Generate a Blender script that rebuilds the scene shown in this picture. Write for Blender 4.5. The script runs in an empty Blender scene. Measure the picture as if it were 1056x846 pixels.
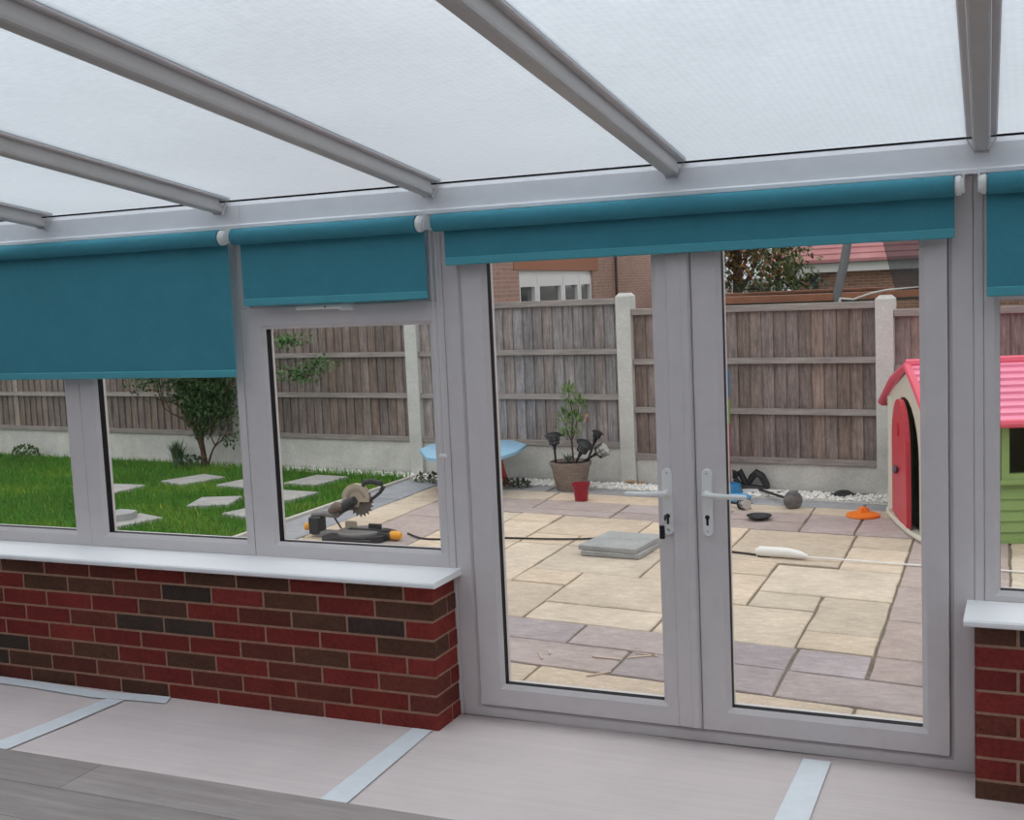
import bpy, bmesh, math, random
from mathutils import Vector, Matrix
random.seed(7)
rnd = random.uniform
PI = math.pi
scene = bpy.context.scene
col = scene.collection

# ------------------------------------------------------------------ camera
FPX = 1218.5154
CAM = Vector((0.0, -4.0996, 1.6943))
R_ = Vector((0.91462, 0.40186, -0.04443)).normalized()
U_ = Vector((-0.00111, 0.11237, 0.99367)).normalized()
F_ = Vector((-0.40431, 0.90878, -0.10322)).normalized()
U_ = R_.cross(F_).normalized(); R_ = F_.cross(U_).normalized()
cd = bpy.data.cameras.new('camera'); cam = bpy.data.objects.new('camera', cd); col.objects.link(cam)
M3 = Matrix((R_, U_, -F_)).transposed()
cam.matrix_world = Matrix.Translation(CAM) @ M3.to_4x4()
cd.sensor_width = 36.0; cd.lens = FPX / 1056 * 36.0; cd.clip_end = 500; cd.clip_start = .02
scene.camera = cam

def ray(px, py): return F_ * FPX + R_ * (px - 528) - U_ * (py - 423)
def atY(px, py, Y): r = ray(px, py); return CAM + r * ((Y - CAM.y) / r.y)
def atZ(px, py, Z): r = ray(px, py); return CAM + r * ((Z - CAM.z) / r.z)
GZ = -.12
LAWN = -.10

# ------------------------------------------------------------------ materials
def mat(name, c=(.5, .5, .5), rough=.5, spec=.5, metal=0.0, noise=None, bump=None, attr=None):
    """noise=(scale, amount, (sx,sy,sz)); bump=(scale, strength, (sx,sy,sz)); attr = colour attribute multiplied in"""
    m = bpy.data.materials.new(name); m.use_nodes = True
    nt = m.node_tree; N = nt.nodes; L = nt.links
    b = N['Principled BSDF']
    b.inputs['Base Color'].default_value = (*c, 1); b.inputs['Roughness'].default_value = rough
    b.inputs['Metallic'].default_value = metal; b.inputs['Specular IOR Level'].default_value = spec
    tc = N.new('ShaderNodeTexCoord')
    out = None
    if attr:
        a = N.new('ShaderNodeAttribute'); a.attribute_name = attr; out = a.outputs['Color']
    else:
        rgb = N.new('ShaderNodeRGB'); rgb.outputs[0].default_value = (*c, 1); out = rgb.outputs[0]
    if noise:
        for k, (sc, am, st) in enumerate(noise if isinstance(noise, list) else [noise]):
            mp = N.new('ShaderNodeMapping'); mp.inputs['Scale'].default_value = st
            L.new(tc.outputs['Object'], mp.inputs[0])
            n = N.new('ShaderNodeTexNoise'); n.inputs['Scale'].default_value = sc; n.inputs['Detail'].default_value = 5
            n.inputs['Roughness'].default_value = .65
            L.new(mp.outputs[0], n.inputs[0])
            mr = N.new('ShaderNodeMapRange'); mr.inputs['From Min'].default_value = .3; mr.inputs['From Max'].default_value = .7
            mr.inputs['To Min'].default_value = 1 - am; mr.inputs['To Max'].default_value = 1 + am
            L.new(n.outputs[0], mr.inputs[0])
            mx = N.new('ShaderNodeMix'); mx.data_type = 'RGBA'; mx.blend_type = 'MULTIPLY'; mx.inputs[0].default_value = 1
            L.new(out, mx.inputs[6]); L.new(mr.outputs[0], mx.inputs[7]); out = mx.outputs[2]
    L.new(out, b.inputs['Base Color'])
    if bump:
        sc, am, st = bump
        mp = N.new('ShaderNodeMapping'); mp.inputs['Scale'].default_value = st; L.new(tc.outputs['Object'], mp.inputs[0])
        n = N.new('ShaderNodeTexNoise'); n.inputs['Scale'].default_value = sc; n.inputs['Detail'].default_value = 4
        L.new(mp.outputs[0], n.inputs[0])
        bp = N.new('ShaderNodeBump'); bp.inputs['Strength'].default_value = am; bp.inputs['Distance'].default_value = .01
        L.new(n.outputs[0], bp.inputs['Height']); L.new(bp.outputs[0], b.inputs['Normal'])
    return m

def lin(r, g, b):
    f = lambda v: (v / 255 / 12.92) if v / 255 <= .04045 else ((v / 255 + .055) / 1.055) ** 2.4
    return (f(r), f(g), f(b))

one = (1, 1, 1)
UPVC = mat('white_upvc', (.66, .615, .62), .38, .4, noise=(14, .03, one))
UPVC2 = mat('white_upvc_trim', (.80, .78, .80), .32, .5)
SILL = mat('sill_board_white', (.93, .935, .95), .35, .4)
GASKET = mat('black_gasket', (.006, .006, .009), .6, .2)
ALU = mat('rafter_powder_coat', (.50, .475, .465), .42, .4, noise=(6, .04, one))
ALUD = mat('rafter_lip', (.42, .43, .45), .45, .4)
BRICK = mat('red_brick', rough=.85, spec=.2, attr='tint', noise=[(60, .28, one), (9, .16, one)], bump=(120, .5, one))
MORTAR = mat('brick_mortar', (.40, .245, .175), .9, .1, noise=(40, .2, one))
FABRIC = mat('teal_blind_fabric', (.064, .262, .335), .8, .15, noise=[(9, .05, (1, 1, 1)), (160, .09, (3, 3, 1)), (160, .09, (1, 1, 3))], bump=(400, .15, one))
FABBAR = mat('teal_bottom_bar', (.085, .36, .43), .6, .3)
PLASTW = mat('white_plastic', (.80, .80, .79), .4, .4)
KEYM = mat('dark_metal', (.03, .028, .026), .45, .5)
CHROME = mat('brushed_steel', (.55, .55, .55), .3, .5, 1.0)
CONC = mat('fence_concrete', (.60, .59, .56), .9, .15, noise=[(3, .16, one), (40, .12, one)], bump=(60, .3, one))
CONC2 = mat('fence_post_concrete', (.60, .595, .57), .9, .15, noise=[(4, .14, one), (50, .12, one)], bump=(60, .3, one))
WOOD = mat('fence_boards', rough=.85, spec=.15, attr='tint', noise=[(5, .38, (9, 9, .9)), (1.8, .22, (1, 1, 1)), (45, .30, (5, 5, .4)), (9, .12, (1, 1, 1))], bump=(30, .4, (4, 4, .4)))
RAIL = mat('fence_rail_wood', (.30, .265, .25), .85, .15, noise=[(8, .25, (.5, 3, 6)), (2, .18, one)])
GRASSB = mat('lawn_turf', (.055, .125, .022), .95, .05, noise=[(3, .35, one), (30, .4, one)])
GRASS = mat('grass_blades', rough=.8, spec=.15, attr='tint')
LEAF = mat('shrub_leaf', rough=.6, spec=.3, attr='tint')
BARK = mat('bark', (.11, .07, .048), .9, .1, noise=(20, .3, one))
PAVE = mat('sandstone_paving', rough=.85, spec=.2, attr='tint', noise=[(2.6, .14, one), (14, .14, (1, 2.2, 1)), (70, .10, one)], bump=(24, .35, one))
JOINT = mat('paving_joint', (.22, .185, .145), .95, .05, noise=(30, .35, one))
EDGE = mat('lawn_edging_stone', (.56, .53, .48), .9, .1, noise=(20, .15, one))
SLABG = mat('grey_slab', (.36, .365, .365), .85, .2, noise=[(5, .14, one), (50, .1, one)])
SLABL = mat('garden_stepping_slab', (.38, .37, .36), .85, .2, noise=[(8, .18, one), (60, .1, one)])
GRAVEL = mat('white_gravel', rough=.85, spec=.2, attr='tint')
GRAVELB = mat('gravel_bed', (.55, .54, .52), .95, .1, noise=[(70, .3, one), (300, .3, one)])
SOIL = mat('soil', (.06, .04, .028), .95, .05, noise=(40, .3, one))
BLUEP = mat('pale_blue_plastic', lin(148, 192, 222), .4, .4)
REDP = mat('red_plastic', (.62, .035, .04), .35, .5)
REDLEG = mat('faded_red_plastic', lin(200, 75, 65), .45, .4)
PINKR = mat('playhouse_roof_sheen_pink', lin(240, 146, 174), .4, .4, noise=(3, .08, one))  # roof plastic paled in colour to stand in for sky sheen
EDGER = mat('playhouse_roof_edge_red', lin(228, 92, 115), .4, .4)  # same plastic as the roof, without the sheen in its colour
DOORR = mat('playhouse_door_red', lin(212, 66, 80), .4, .4, noise=(3, .07, one))
CREAM = mat('playhouse_cream', lin(215, 210, 195), .5, .4)
LIME = mat('playhouse_lime_green', lin(140, 168, 102), .45, .4, noise=(4, .08, one))
DARKIN = mat('dark_plastic_and_shade', (.02, .02, .024), .6, .3)  # real dark plastic, also the painted shade inside the playhouse
BLACKP = mat('black_plastic', (.018, .019, .022), .45, .4)
GREYP = mat('grey_plastic', (.16, .165, .17), .5, .4)
ORANGE = mat('orange_plastic', lin(240, 125, 20), .45, .4)
TERRA = mat('stone_effect_pot', (.27, .22, .19), .85, .2, noise=[(12, .2, (1, 1, 6)), (60, .15, one)])
MAROON = mat('crimson_pot', lin(150, 10, 38), .4, .5)
SAWBEIGE = mat('saw_guard_beige', lin(176, 165, 148), .5, .4, noise=(20, .1, one))
SAWDARK = mat('saw_body_dark', (.03, .03, .033), .5, .4)
SAWGREY = mat('saw_cast_grey', (.20, .19, .185), .5, .4, noise=(30, .2, one))
SAWYEL = mat('saw_yellow', lin(235, 165, 50), .45, .4)
STEEL = mat('blade_steel', (.13, .115, .105), .5, .5, .2)
TAPE = mat('joining_tape', (.80, .84, .88), .42, .4, noise=(20, .04, one))
WHITEP = mat('white_tool_plastic', (.85, .84, .82), .4, .4)
CABLE = mat('black_cable', (.02, .018, .016), .6, .3)
CARD = mat('offcut_wood', lin(200, 180, 165), .8, .2)
HBRICK = None
RENDER = mat('white_fascia', (.80, .81, .82), .6, .3)
WALLP = mat('plaster_wall', (.30, .28, .27), .8, .2, noise=(5, .04, one))
TRAMPB = mat('trampoline_pad', lin(130, 84, 62), .6, .3, noise=(4, .3, one))
GALV = mat('padded_pole_grey', (.13, .135, .14), .6, .3)
VANW = mat('van_paint', (.75, .76, .78), .3, .5)
TYRE = mat('tyre_rubber', (.02, .02, .02), .8, .2)
DKGLASS = mat('dark_glass', (.03, .035, .04), .12, .6)

def glass_mat():
    m = bpy.data.materials.new('clear_glass'); m.use_nodes = True; nt = m.node_tree; N = nt.nodes; L = nt.links
    N.remove(N['Principled BSDF'])
    t = N.new('ShaderNodeBsdfTransparent'); t.inputs[0].default_value = (.95, .96, .955, 1)
    g = N.new('ShaderNodeBsdfGlossy'); g.inputs['Roughness'].default_value = .01; g.inputs[0].default_value = (1, 1, 1, 1)
    f = N.new('ShaderNodeLayerWeight'); f.inputs[0].default_value = .5
    pw = N.new('ShaderNodeMath'); pw.operation = 'POWER'; pw.inputs[1].default_value = 5; L.new(f.outputs[1], pw.inputs[0])
    ml = N.new('ShaderNodeMath'); ml.operation = 'MULTIPLY_ADD'; ml.inputs[1].default_value = .9; ml.inputs[2].default_value = .025
    mx = N.new('ShaderNodeMixShader')
    L.new(pw.outputs[0], ml.inputs[0]); L.new(ml.outputs[0], mx.inputs[0]); L.new(t.outputs[0], mx.inputs[1]); L.new(g.outputs[0], mx.inputs[2])
    L.new(mx.outputs[0], N['Material Output'].inputs[0]); return m
GLASS = glass_mat()

def net_mat():
    m = bpy.data.materials.new('trampoline_net'); m.use_nodes = True; nt = m.node_tree; N = nt.nodes; L = nt.links
    b = N['Principled BSDF']; b.inputs['Base Color'].default_value = (.02, .022, .028, 1); b.inputs['Roughness'].default_value = .8
    t = N.new('ShaderNodeBsdfTransparent'); mx = N.new('ShaderNodeMixShader'); mx.inputs[0].default_value = .72
    L.new(t.outputs[0], mx.inputs[1]); L.new(b.outputs[0], mx.inputs[2]); L.new(mx.outputs[0], N['Material Output'].inputs[0]); return m
NET = net_mat()

def poly_mat():
    """opal multiwall polycarbonate: diffusing translucent sheet with fine ribs running down the slope"""
    m = bpy.data.materials.new('opal_polycarbonate'); m.use_nodes = True; nt = m.node_tree; N = nt.nodes; L = nt.links
    N.remove(N['Principled BSDF'])
    tc = N.new('ShaderNodeTexCoord')
    w = N.new('ShaderNodeTexWave'); w.wave_type = 'BANDS'; w.bands_direction = 'X'; w.inputs['Scale'].default_value = 14
    w.inputs['Distortion'].default_value = .4; w.inputs['Detail'].default_value = 1
    L.new(tc.outputs['Object'], w.inputs[0])
    n = N.new('ShaderNodeTexNoise'); n.inputs['Scale'].default_value = 1.1; n.inputs['Detail'].default_value = 6; L.new(tc.outputs['Object'], n.inputs[0])
    mp = N.new('ShaderNodeMapping'); mp.inputs['Scale'].default_value = (30, 90, 1); L.new(tc.outputs['Object'], mp.inputs[0])
    n2 = N.new('ShaderNodeTexNoise'); n2.inputs['Scale'].default_value = 1; L.new(mp.outputs[0], n2.inputs[0])
    def mr(src, lo, hi, a=.0, b=1.0):
        r = N.new('ShaderNodeMapRange'); r.inputs['From Min'].default_value = a; r.inputs['From Max'].default_value = b
        r.inputs['To Min'].default_value = lo; r.inputs['To Max'].default_value = hi; L.new(src, r.inputs[0]); return r.outputs[0]
    def mul(a, b):
        k = N.new('ShaderNodeMath'); k.operation = 'MULTIPLY'; L.new(a, k.inputs[0]); L.new(b, k.inputs[1]); return k.outputs[0]
    v = mul(mul(mr(w.outputs[1], .975, 1.0), mr(n.outputs[0], .97, 1.03, .3, .7)), mr(n2.outputs[0], .97, 1.03, .3, .7))
    c = N.new('ShaderNodeMix'); c.data_type = 'RGBA'; c.blend_type = 'MULTIPLY'; c.inputs[0].default_value = 1
    c.inputs[6].default_value = (.925, .965, 1.0, 1); L.new(v, c.inputs[7])
    t = N.new('ShaderNodeBsdfTranslucent'); L.new(c.outputs[2], t.inputs[0])
    d = N.new('ShaderNodeBsdfDiffuse'); L.new(c.outputs[2], d.inputs[0])
    mx = N.new('ShaderNodeMixShader'); mx.inputs[0].default_value = .06
    L.new(t.outputs[0], mx.inputs[1]); L.new(d.outputs[0], mx.inputs[2])
    rf = N.new('ShaderNodeBsdfRefraction'); rf.inputs['Roughness'].default_value = .45; rf.inputs['IOR'].default_value = 1.3; L.new(c.outputs[2], rf.inputs[0])
    m2 = N.new('ShaderNodeMixShader'); m2.inputs[0].default_value = .72; L.new(mx.outputs[0], m2.inputs[1]); L.new(rf.outputs[0], m2.inputs[2])
    L.new(m2.outputs[0], N['Material Output'].inputs[0]); return m
POLY = poly_mat()

def underlay_mat():
    m = mat('foam_underlay', (.69, .605, .59), .8, .2, noise=[(2.2, .05, one), (5, .05, (.25, 6, 1))])
    N = m.node_tree.nodes; L = m.node_tree.links; b = N['Principled BSDF']
    tc = N.new('ShaderNodeTexCoord')
    w = N.new('ShaderNodeTexWave'); w.bands_direction = 'Y'; w.inputs['Scale'].default_value = 12; w.inputs['Distortion'].default_value = 2.5
    w.inputs['Detail'].default_value = 2; L.new(tc.outputs['Object'], w.inputs[0])
    bp = N.new('ShaderNodeBump'); bp.inputs['Strength'].default_value = .07; bp.inputs['Distance'].default_value = .004
    L.new(w.outputs[1], bp.inputs['Height']); L.new(bp.outputs[0], b.inputs['Normal']); return m
UNDER = underlay_mat()
LAM = mat('grey_oak_laminate', rough=.42, spec=.35, attr='tint', noise=[(3, .16, (.7, 9, 1)), (9, .10, (.4, 22, 1)), (2.0, .1, one)])

def far_brick(name, c1, c2, mortar, sc=1.0):
    m = bpy.data.materials.new(name); m.use_nodes = True; nt = m.node_tree; N = nt.nodes; L = nt.links
    b = N['Principled BSDF']; b.inputs['Roughness'].default_value = .9; b.inputs['Specular IOR Level'].default_value = .15
    tc = N.new('ShaderNodeTexCoord'); sp = N.new('ShaderNodeSeparateXYZ'); cb = N.new('ShaderNodeCombineXYZ')
    L.new(tc.outputs['Object'], sp.inputs[0])
    ad = N.new('ShaderNodeMath'); ad.operation = 'ADD'; L.new(sp.outputs[0], ad.inputs[0]); L.new(sp.outputs[1], ad.inputs[1])
    L.new(ad.outputs[0], cb.inputs[0]); L.new(sp.outputs[2], cb.inputs[1])
    t = N.new('ShaderNodeTexBrick'); t.inputs['Color1'].default_value = (*c1, 1); t.inputs['Color2'].default_value = (*c2, 1)
    t.inputs['Mortar'].default_value = (*mortar, 1); t.inputs['Scale'].default_value = 1 / sc
    t.inputs['Brick Width'].default_value = .263; t.inputs['Row Height'].default_value = .0735; t.inputs['Mortar Size'].default_value = .007
    L.new(cb.outputs[0], t.inputs[0]); L.new(t.outputs[0], b.inputs['Base Color']); return m
HBRICK = far_brick('house_brick', (.42, .25, .205), (.33, .195, .16), (.44, .33, .29), .8)
GBRICK = far_brick('garage_brick', (.33, .175, .12), (.20, .11, .08), (.36, .28, .23), 1.0)

def rooftile():
    m = bpy.data.materials.new('pantile_roof'); m.use_nodes = True; nt = m.node_tree; N = nt.nodes; L = nt.links
    b = N['Principled BSDF']; b.inputs['Roughness'].default_value = .8
    tc = N.new('ShaderNodeTexCoord'); n = N.new('ShaderNodeTexNoise'); n.inputs['Scale'].default_value = 2.5; n.inputs['Detail'].default_value = 4
    L.new(tc.outputs['Object'], n.inputs[0]); r = N.new('ShaderNodeValToRGB')
    r.color_ramp.elements[0].color = (.34, .12, .125, 1); r.color_ramp.elements[1].color = (.56, .27, .28, 1)
    L.new(n.outputs[0], r.inputs[0]); L.new(r.outputs[0], b.inputs['Base Color']); return m
ROOFT = rooftile()

# ------------------------------------------------------------------ mesh helpers
class MB:
    def __init__(s): s.bm = bmesh.new(); s.tint = s.bm.loops.layers.float_color.new('tint'); s.c = (1, 1, 1)
    def face(s, vs):
        try: f = s.bm.faces.new(vs)
        except ValueError: return None
        for l in f.loops: l[s.tint] = (*s.c, 1)
        return f
    def quad(s, *p): return s.face([s.bm.verts.new(Vector(q)) for q in p])
    def box(s, x0, x1, y0, y1, z0, z1, m=None, bev=0):
        if bev:
            b = bev
            prof = [(x0 + b, y0), (x1 - b, y0), (x1, y0 + b), (x1, y1 - b), (x1 - b, y1), (x0 + b, y1), (x0, y1 - b), (x0, y0 + b)]
            lo, mi0, mi1, hi = [], [], [], []
            cx, cy = (x0 + x1) / 2, (y0 + y1) / 2
            def tr(v): v = Vector(v); return m @ v if m else v
            def ins(p): return (p[0] - math.copysign(min(b, abs(p[0] - cx)), p[0] - cx), p[1] - math.copysign(min(b, abs(p[1] - cy)), p[1] - cy))
            rings = []
            for z, k in ((z0, 1), (z0 + b, 0), (z1 - b, 0), (z1, 1)):
                rings.append([s.bm.verts.new(tr((*(ins(p) if k else p), z))) for p in prof])
            s.loft(rings, caps=True); return
        P = [(x, y, z) for z in (z0, z1) for y in (y0, y1) for x in (x0, x1)]
        V = [s.bm.verts.new(m @ Vector(p) if m else Vector(p)) for p in P]
        for f in ((0, 2, 3, 1), (4, 5, 7, 6), (0, 1, 5, 4), (2, 6, 7, 3), (0, 4, 6, 2), (1, 3, 7, 5)): s.face([V[i] for i in f])
    def loft(s, rings, caps=True, closed=True):
        n = len(rings[0])
        for a, b in zip(rings, rings[1:]):
            for i in range(n if closed else n - 1):
                s.face([a[i], a[(i + 1) % n], b[(i + 1) % n], b[i]])
        if caps: s.face(list(reversed(rings[0]))); s.face(rings[-1])
    def tube(s, pts, r, n=8, caps=True):
        pts = [Vector(p) for p in pts]; rs = r if isinstance(r, (list, tuple)) else [r] * len(pts); rings = []
        up = None
        for i, p in enumerate(pts):
            t = (pts[min(i + 1, len(pts) - 1)] - pts[max(i - 1, 0)]).normalized()
            if up is None: up = Vector((0, 0, 1)) if abs(t.z) < .9 else Vector((1, 0, 0))
            a = t.cross(up); a = a.normalized() if a.length > 1e-4 else Vector((1, 0, 0)); b = t.cross(a).normalized(); up = -b if False else up
            rings.append([s.bm.verts.new(p + (a * math.cos(k * 2 * PI / n) + b * math.sin(k * 2 * PI / n)) * rs[i]) for k in range(n)])
        s.loft(rings, caps)
    def lathe(s, prof, c=(0, 0, 0), n=24, m=None, sx=1, sy=1):
        c = Vector(c); rings = []
        for r, z in prof:
            rings.append([s.bm.verts.new((m @ Vector((r * sx * math.cos(k * 2 * PI / n), r * sy * math.sin(k * 2 * PI / n), z)) if m else Vector((r * sx * math.cos(k * 2 * PI / n), r * sy * math.sin(k * 2 * PI / n), z))) + c) for k in range(n)])
        s.loft(rings, True)
    def prism(s, poly, d0, d1, axis='y', m=None):
        def P(a, b, d):
            v = {'y': (a, d, b), 'x': (d, a, b), 'z': (a, b, d)}[axis]; v = Vector(v); return m @ v if m else v
        s.loft([[s.bm.verts.new(P(a, b, d0)) for a, b in poly], [s.bm.verts.new(P(a, b, d1)) for a, b in poly]])
    def build(s, name, material, parent=None, smooth=False, origin=None):
        bmesh.ops.recalc_face_normals(s.bm, faces=s.bm.faces)
        if origin is not None:
            bmesh.ops.translate(s.bm, verts=s.bm.verts, vec=-Vector(origin))
        me = bpy.data.meshes.new(name); s.bm.to_mesh(me); s.bm.free()
        me.materials.append(material)
        if smooth:
            for p in me.polygons: p.use_smooth = True
        if smooth == 'auto':
            me.set_sharp_from_angle(angle=math.radians(35))
        o = bpy.data.objects.new(name, me); col.objects.link(o)
        if origin is not None: o.location = origin
        if parent: o.parent = parent
        return o

def tag(o, label, cat, group=None, kind=None):
    if label: o['label'] = label
    if cat: o['category'] = cat
    if group: o['group'] = group
    if kind: o['kind'] = kind
    return o
def struct(o): o['kind'] = 'structure'; return o
def empty(name, loc=(0, 0, 0), rz=0):
    o = bpy.data.objects.new(name, None); o.empty_display_size = .1; col.objects.link(o); o.location = loc; o.rotation_euler = (0, 0, rz); return o
def dup(root):
    r = root.copy(); col.objects.link(r)
    for ch in list(root.children):
        c = ch.copy(); col.objects.link(c); c.parent = r
        for g in list(ch.children):
            d = g.copy(); col.objects.link(d); d.parent = c
    return r

def ring(mb, outer, inner, prof):
    """mitred picture-frame ring in the xz plane. outer/inner=(x0,x1,z0,z1); prof = closed list of (t, y)"""
    rings = []
    for t, y in prof + prof[:1]:
        x0, x1, z0, z1 = [a + (b - a) * t for a, b in zip(outer, inner)]
        rings.append([mb.bm.verts.new(Vector(p)) for p in ((x0, y, z0), (x1, y, z0), (x1, y, z1), (x0, y, z1))])
    # merge last ring into the first
    rings[-1] = rings[0]
    for a, b in zip(rings, rings[1:]):
        for i in range(4): mb.face([a[i], a[(i + 1) % 4], b[(i + 1) % 4], b[i]])

# ------------------------------------------------------------------ floor
XL, XR, YB = -5.9, 3.2, -4.95
s = MB(); s.box(XL, XR, YB, .07, -.16, -.012)
struct(s.build('floor', mat('screed', (.4, .38, .36), .9, .1, noise=(5, .1, one))))
s = MB()
# foam underlay with gently curling front edge against the brick wall
nx, ny = 90, 14
top = []
for j in range(ny + 1):
    row = []
    for i in range(nx + 1):
        x = XL + .02 + (XR - XL - .04) * i / nx; yend = -.004
        y = -1.3 + (yend + 1.3) * j / ny
        z = -.002 + (.004 * math.sin(x * 5.1) * math.sin(y * 9 + x) + .006) * (.3 if j < ny else 1) * .6
        row.append(s.bm.verts.new(Vector((x, y, z))))
    top.append(row)
for j in range(ny):
    for i in range(nx): s.face([top[j][i], top[j][i + 1], top[j + 1][i + 1], top[j + 1][i]])
bot = [[s.bm.verts.new(Vector((v.co.x, v.co.y, -.012))) for v in r] for r in (top[0], top[-1])]
for i in range(nx):
    s.face([top[0][i + 1], top[0][i], bot[0][i], bot[0][i + 1]]); s.face([top[-1][i], top[-1][i + 1], bot[1][i + 1], bot[1][i]])
tag(s.build('floor_underlay', UNDER, smooth=True), 'pinkish beige foam underlay rolled out along the window wall', 'underlay')
# laminate planks
s = MB()
s.c = (1, 1, 1)
rows = [-.895, -1.118, -1.342, -1.566, -1.79, -2.01, -2.24, -2.46, -2.69, -2.91, -3.13, -3.36, -3.58, -3.81, -4.03, -4.25, -4.48, -4.70, -4.93]
offs = [-3.139, -2.30, -3.65, -2.75]
for k, (a, b) in enumerate(zip(rows, rows[1:])):
    x0 = offs[k % 4] - 1.5 * 2
    while x0 < XR:
        xa, xb = max(x0, XL + .01), min(x0 + 1.5, XR - .01)
        if xb - xa > .02:
            v = rnd(.85, 1.1); s.c = (.36 * v, .315 * v, .30 * v)
            s.box(xa + .0012, xb - .0012, b + .0012, a - .0012, .0045, .0145, bev=.0008)
        x0 += 1.5
struct(s.build('floor', LAM)).name = 'floor_laminate'
s = MB()
def strip(pts, name, label, w=None):
    s = MB(); n = len(pts) // 2
    a = pts[:n]; b = pts[n:]
    va = [s.bm.verts.new(Vector((*p, .0062))) for p in a]; vb = [s.bm.verts.new(Vector((*p, .0062))) for p in b]
    vc = [s.bm.verts.new(Vector((*p, .0045))) for p in a]; vd = [s.bm.verts.new(Vector((*p, .0045))) for p in b]
    for i in range(n - 1):
        s.face([va[i], va[i + 1], vb[i + 1], vb[i]]); s.face([vc[i], vc[i + 1], va[i + 1], va[i]]); s.face([vb[i], vb[i + 1], vd[i + 1], vd[i]])
    s.face([va[0], vb[0], vd[0], vc[0]]); s.face([va[-1], vc[-1], vd[-1], vb[-1]])
    return tag(s.build(name, TAPE), label, 'tape', 'tape strips on the underlay')
strip([(-3.745, -.89), (-3.70, -.6), (-3.665, -.30), (-3.635, -.89), (-3.60, -.6), (-3.575, -.30)], 'tape_strip', 'white tape strip on the underlay, leftmost strip running away from the laminate edge')
strip([(-2.205, -.89), (-2.21, -.55), (-2.212, -.212), (-2.10, -.89), (-2.115, -.55), (-2.128, -.212)], 'tape_strip', 'white tape strip on the underlay ending at the brick wall corner beside the doors')
strip([(-.74, -.89), (-.742, -.5), (-.74, -.06), (-.635, -.89), (-.64, -.5), (-.645, -.06)], 'tape_strip', 'white tape strip on the underlay ending below the right glazed door')
strip([(-5.4, -.212), (-4.6, -.208), (-4.1, -.215), (-3.75, -.24), (-3.52, -.21), (-3.40, -.205), (-5.4, -.275), (-4.6, -.275), (-4.1, -.29), (-3.75, -.31), (-3.52, -.285), (-3.37, -.275)], 'tape_strip', 'white tape strip laid along the foot of the brick wall').location.z = .0004

# ------------------------------------------------------------------ brick walls
BL, BH = .263, .0735
def brickc(ch):
    c = {'r': (.200, .031, .025), 'm': (.145, .037, .027), 'b': (.105, .046, .030), 'd': (.055, .036, .030)}[ch]
    v = rnd(.86, 1.14); return tuple(k * v * rnd(.96, 1.04) for k in c)
LEFTROWS = ["rbrbbrmmb", "brbrdmbbr", "rdbmrbrrr", "brrrddmrr", "rrbmrrrrr", "mrmrbrbmdr", "mrmrmrmmb", "rrmrrbmbm"]
RIGHTROWS = ["bdb", "rrd", "rrb", "rrr", "mrr", "rrd", "rmr", "bmr"]
def brick_wall(name, xc, sgn, x_end, rowcols):
    top, base = .572, 0.0
    e = MB(); g = .004
    a, b = sorted((xc + sgn * g, x_end))
    e.box(a, b, -.1988 + g, .075, -.012, top)
    root = e.build(name, MORTAR); struct(root)
    s = MB(); z1 = top + .05
    beds = [.5032 + BH] + [.5032 - BH * i for i in range(8)]
    J = .010
    for r in range(8):
        zt, zb = beds[r] - J / 2, beds[r + 1] + J / 2
        zt = min(zt, top - .001); zb = max(zb, -.011)
        if zt - zb < .01: continue
        full = (r % 2 == 1)
        x = xc; k = 0
        while sgn * (x_end - x) > .03:
            L = (BL - J) if (full or k > 0) else (BL / 2 - J)
            ch = rowcols[r][k] if k < len(rowcols[r]) else random.choice('rrrmmbd')
            s.c = brickc(ch)
            x2 = x + sgn * L
            if sgn * (x2 - x_end) > 0: x2 = x_end
            a, b = sorted((x, x2)); yb = -.15
            if k == 0: yb = (-.1988 + (BL / 2 - J)) if full else (-.1988 + BL * .76 - J)
            s.box(a, b, -.1988, yb, zb, zt, bev=.0022)
            if k == 0 and full:   # return side: the second brick of the side face
                s.c = brickc(random.choice('rrmb'))
                a2, b2 = sorted((xc, xc + sgn * .1)); s.box(a2, b2, yb + J, -.001, zb, zt, bev=.0022)
            x = x2 + sgn * J; k += 1
    s.build('brickwork', BRICK, root)
    return root
brick_wall('wall_front', -2.105, -1, XL, LEFTROWS)
brick_wall('wall_front_right', -.172, 1, XR, RIGHTROWS)

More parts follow.
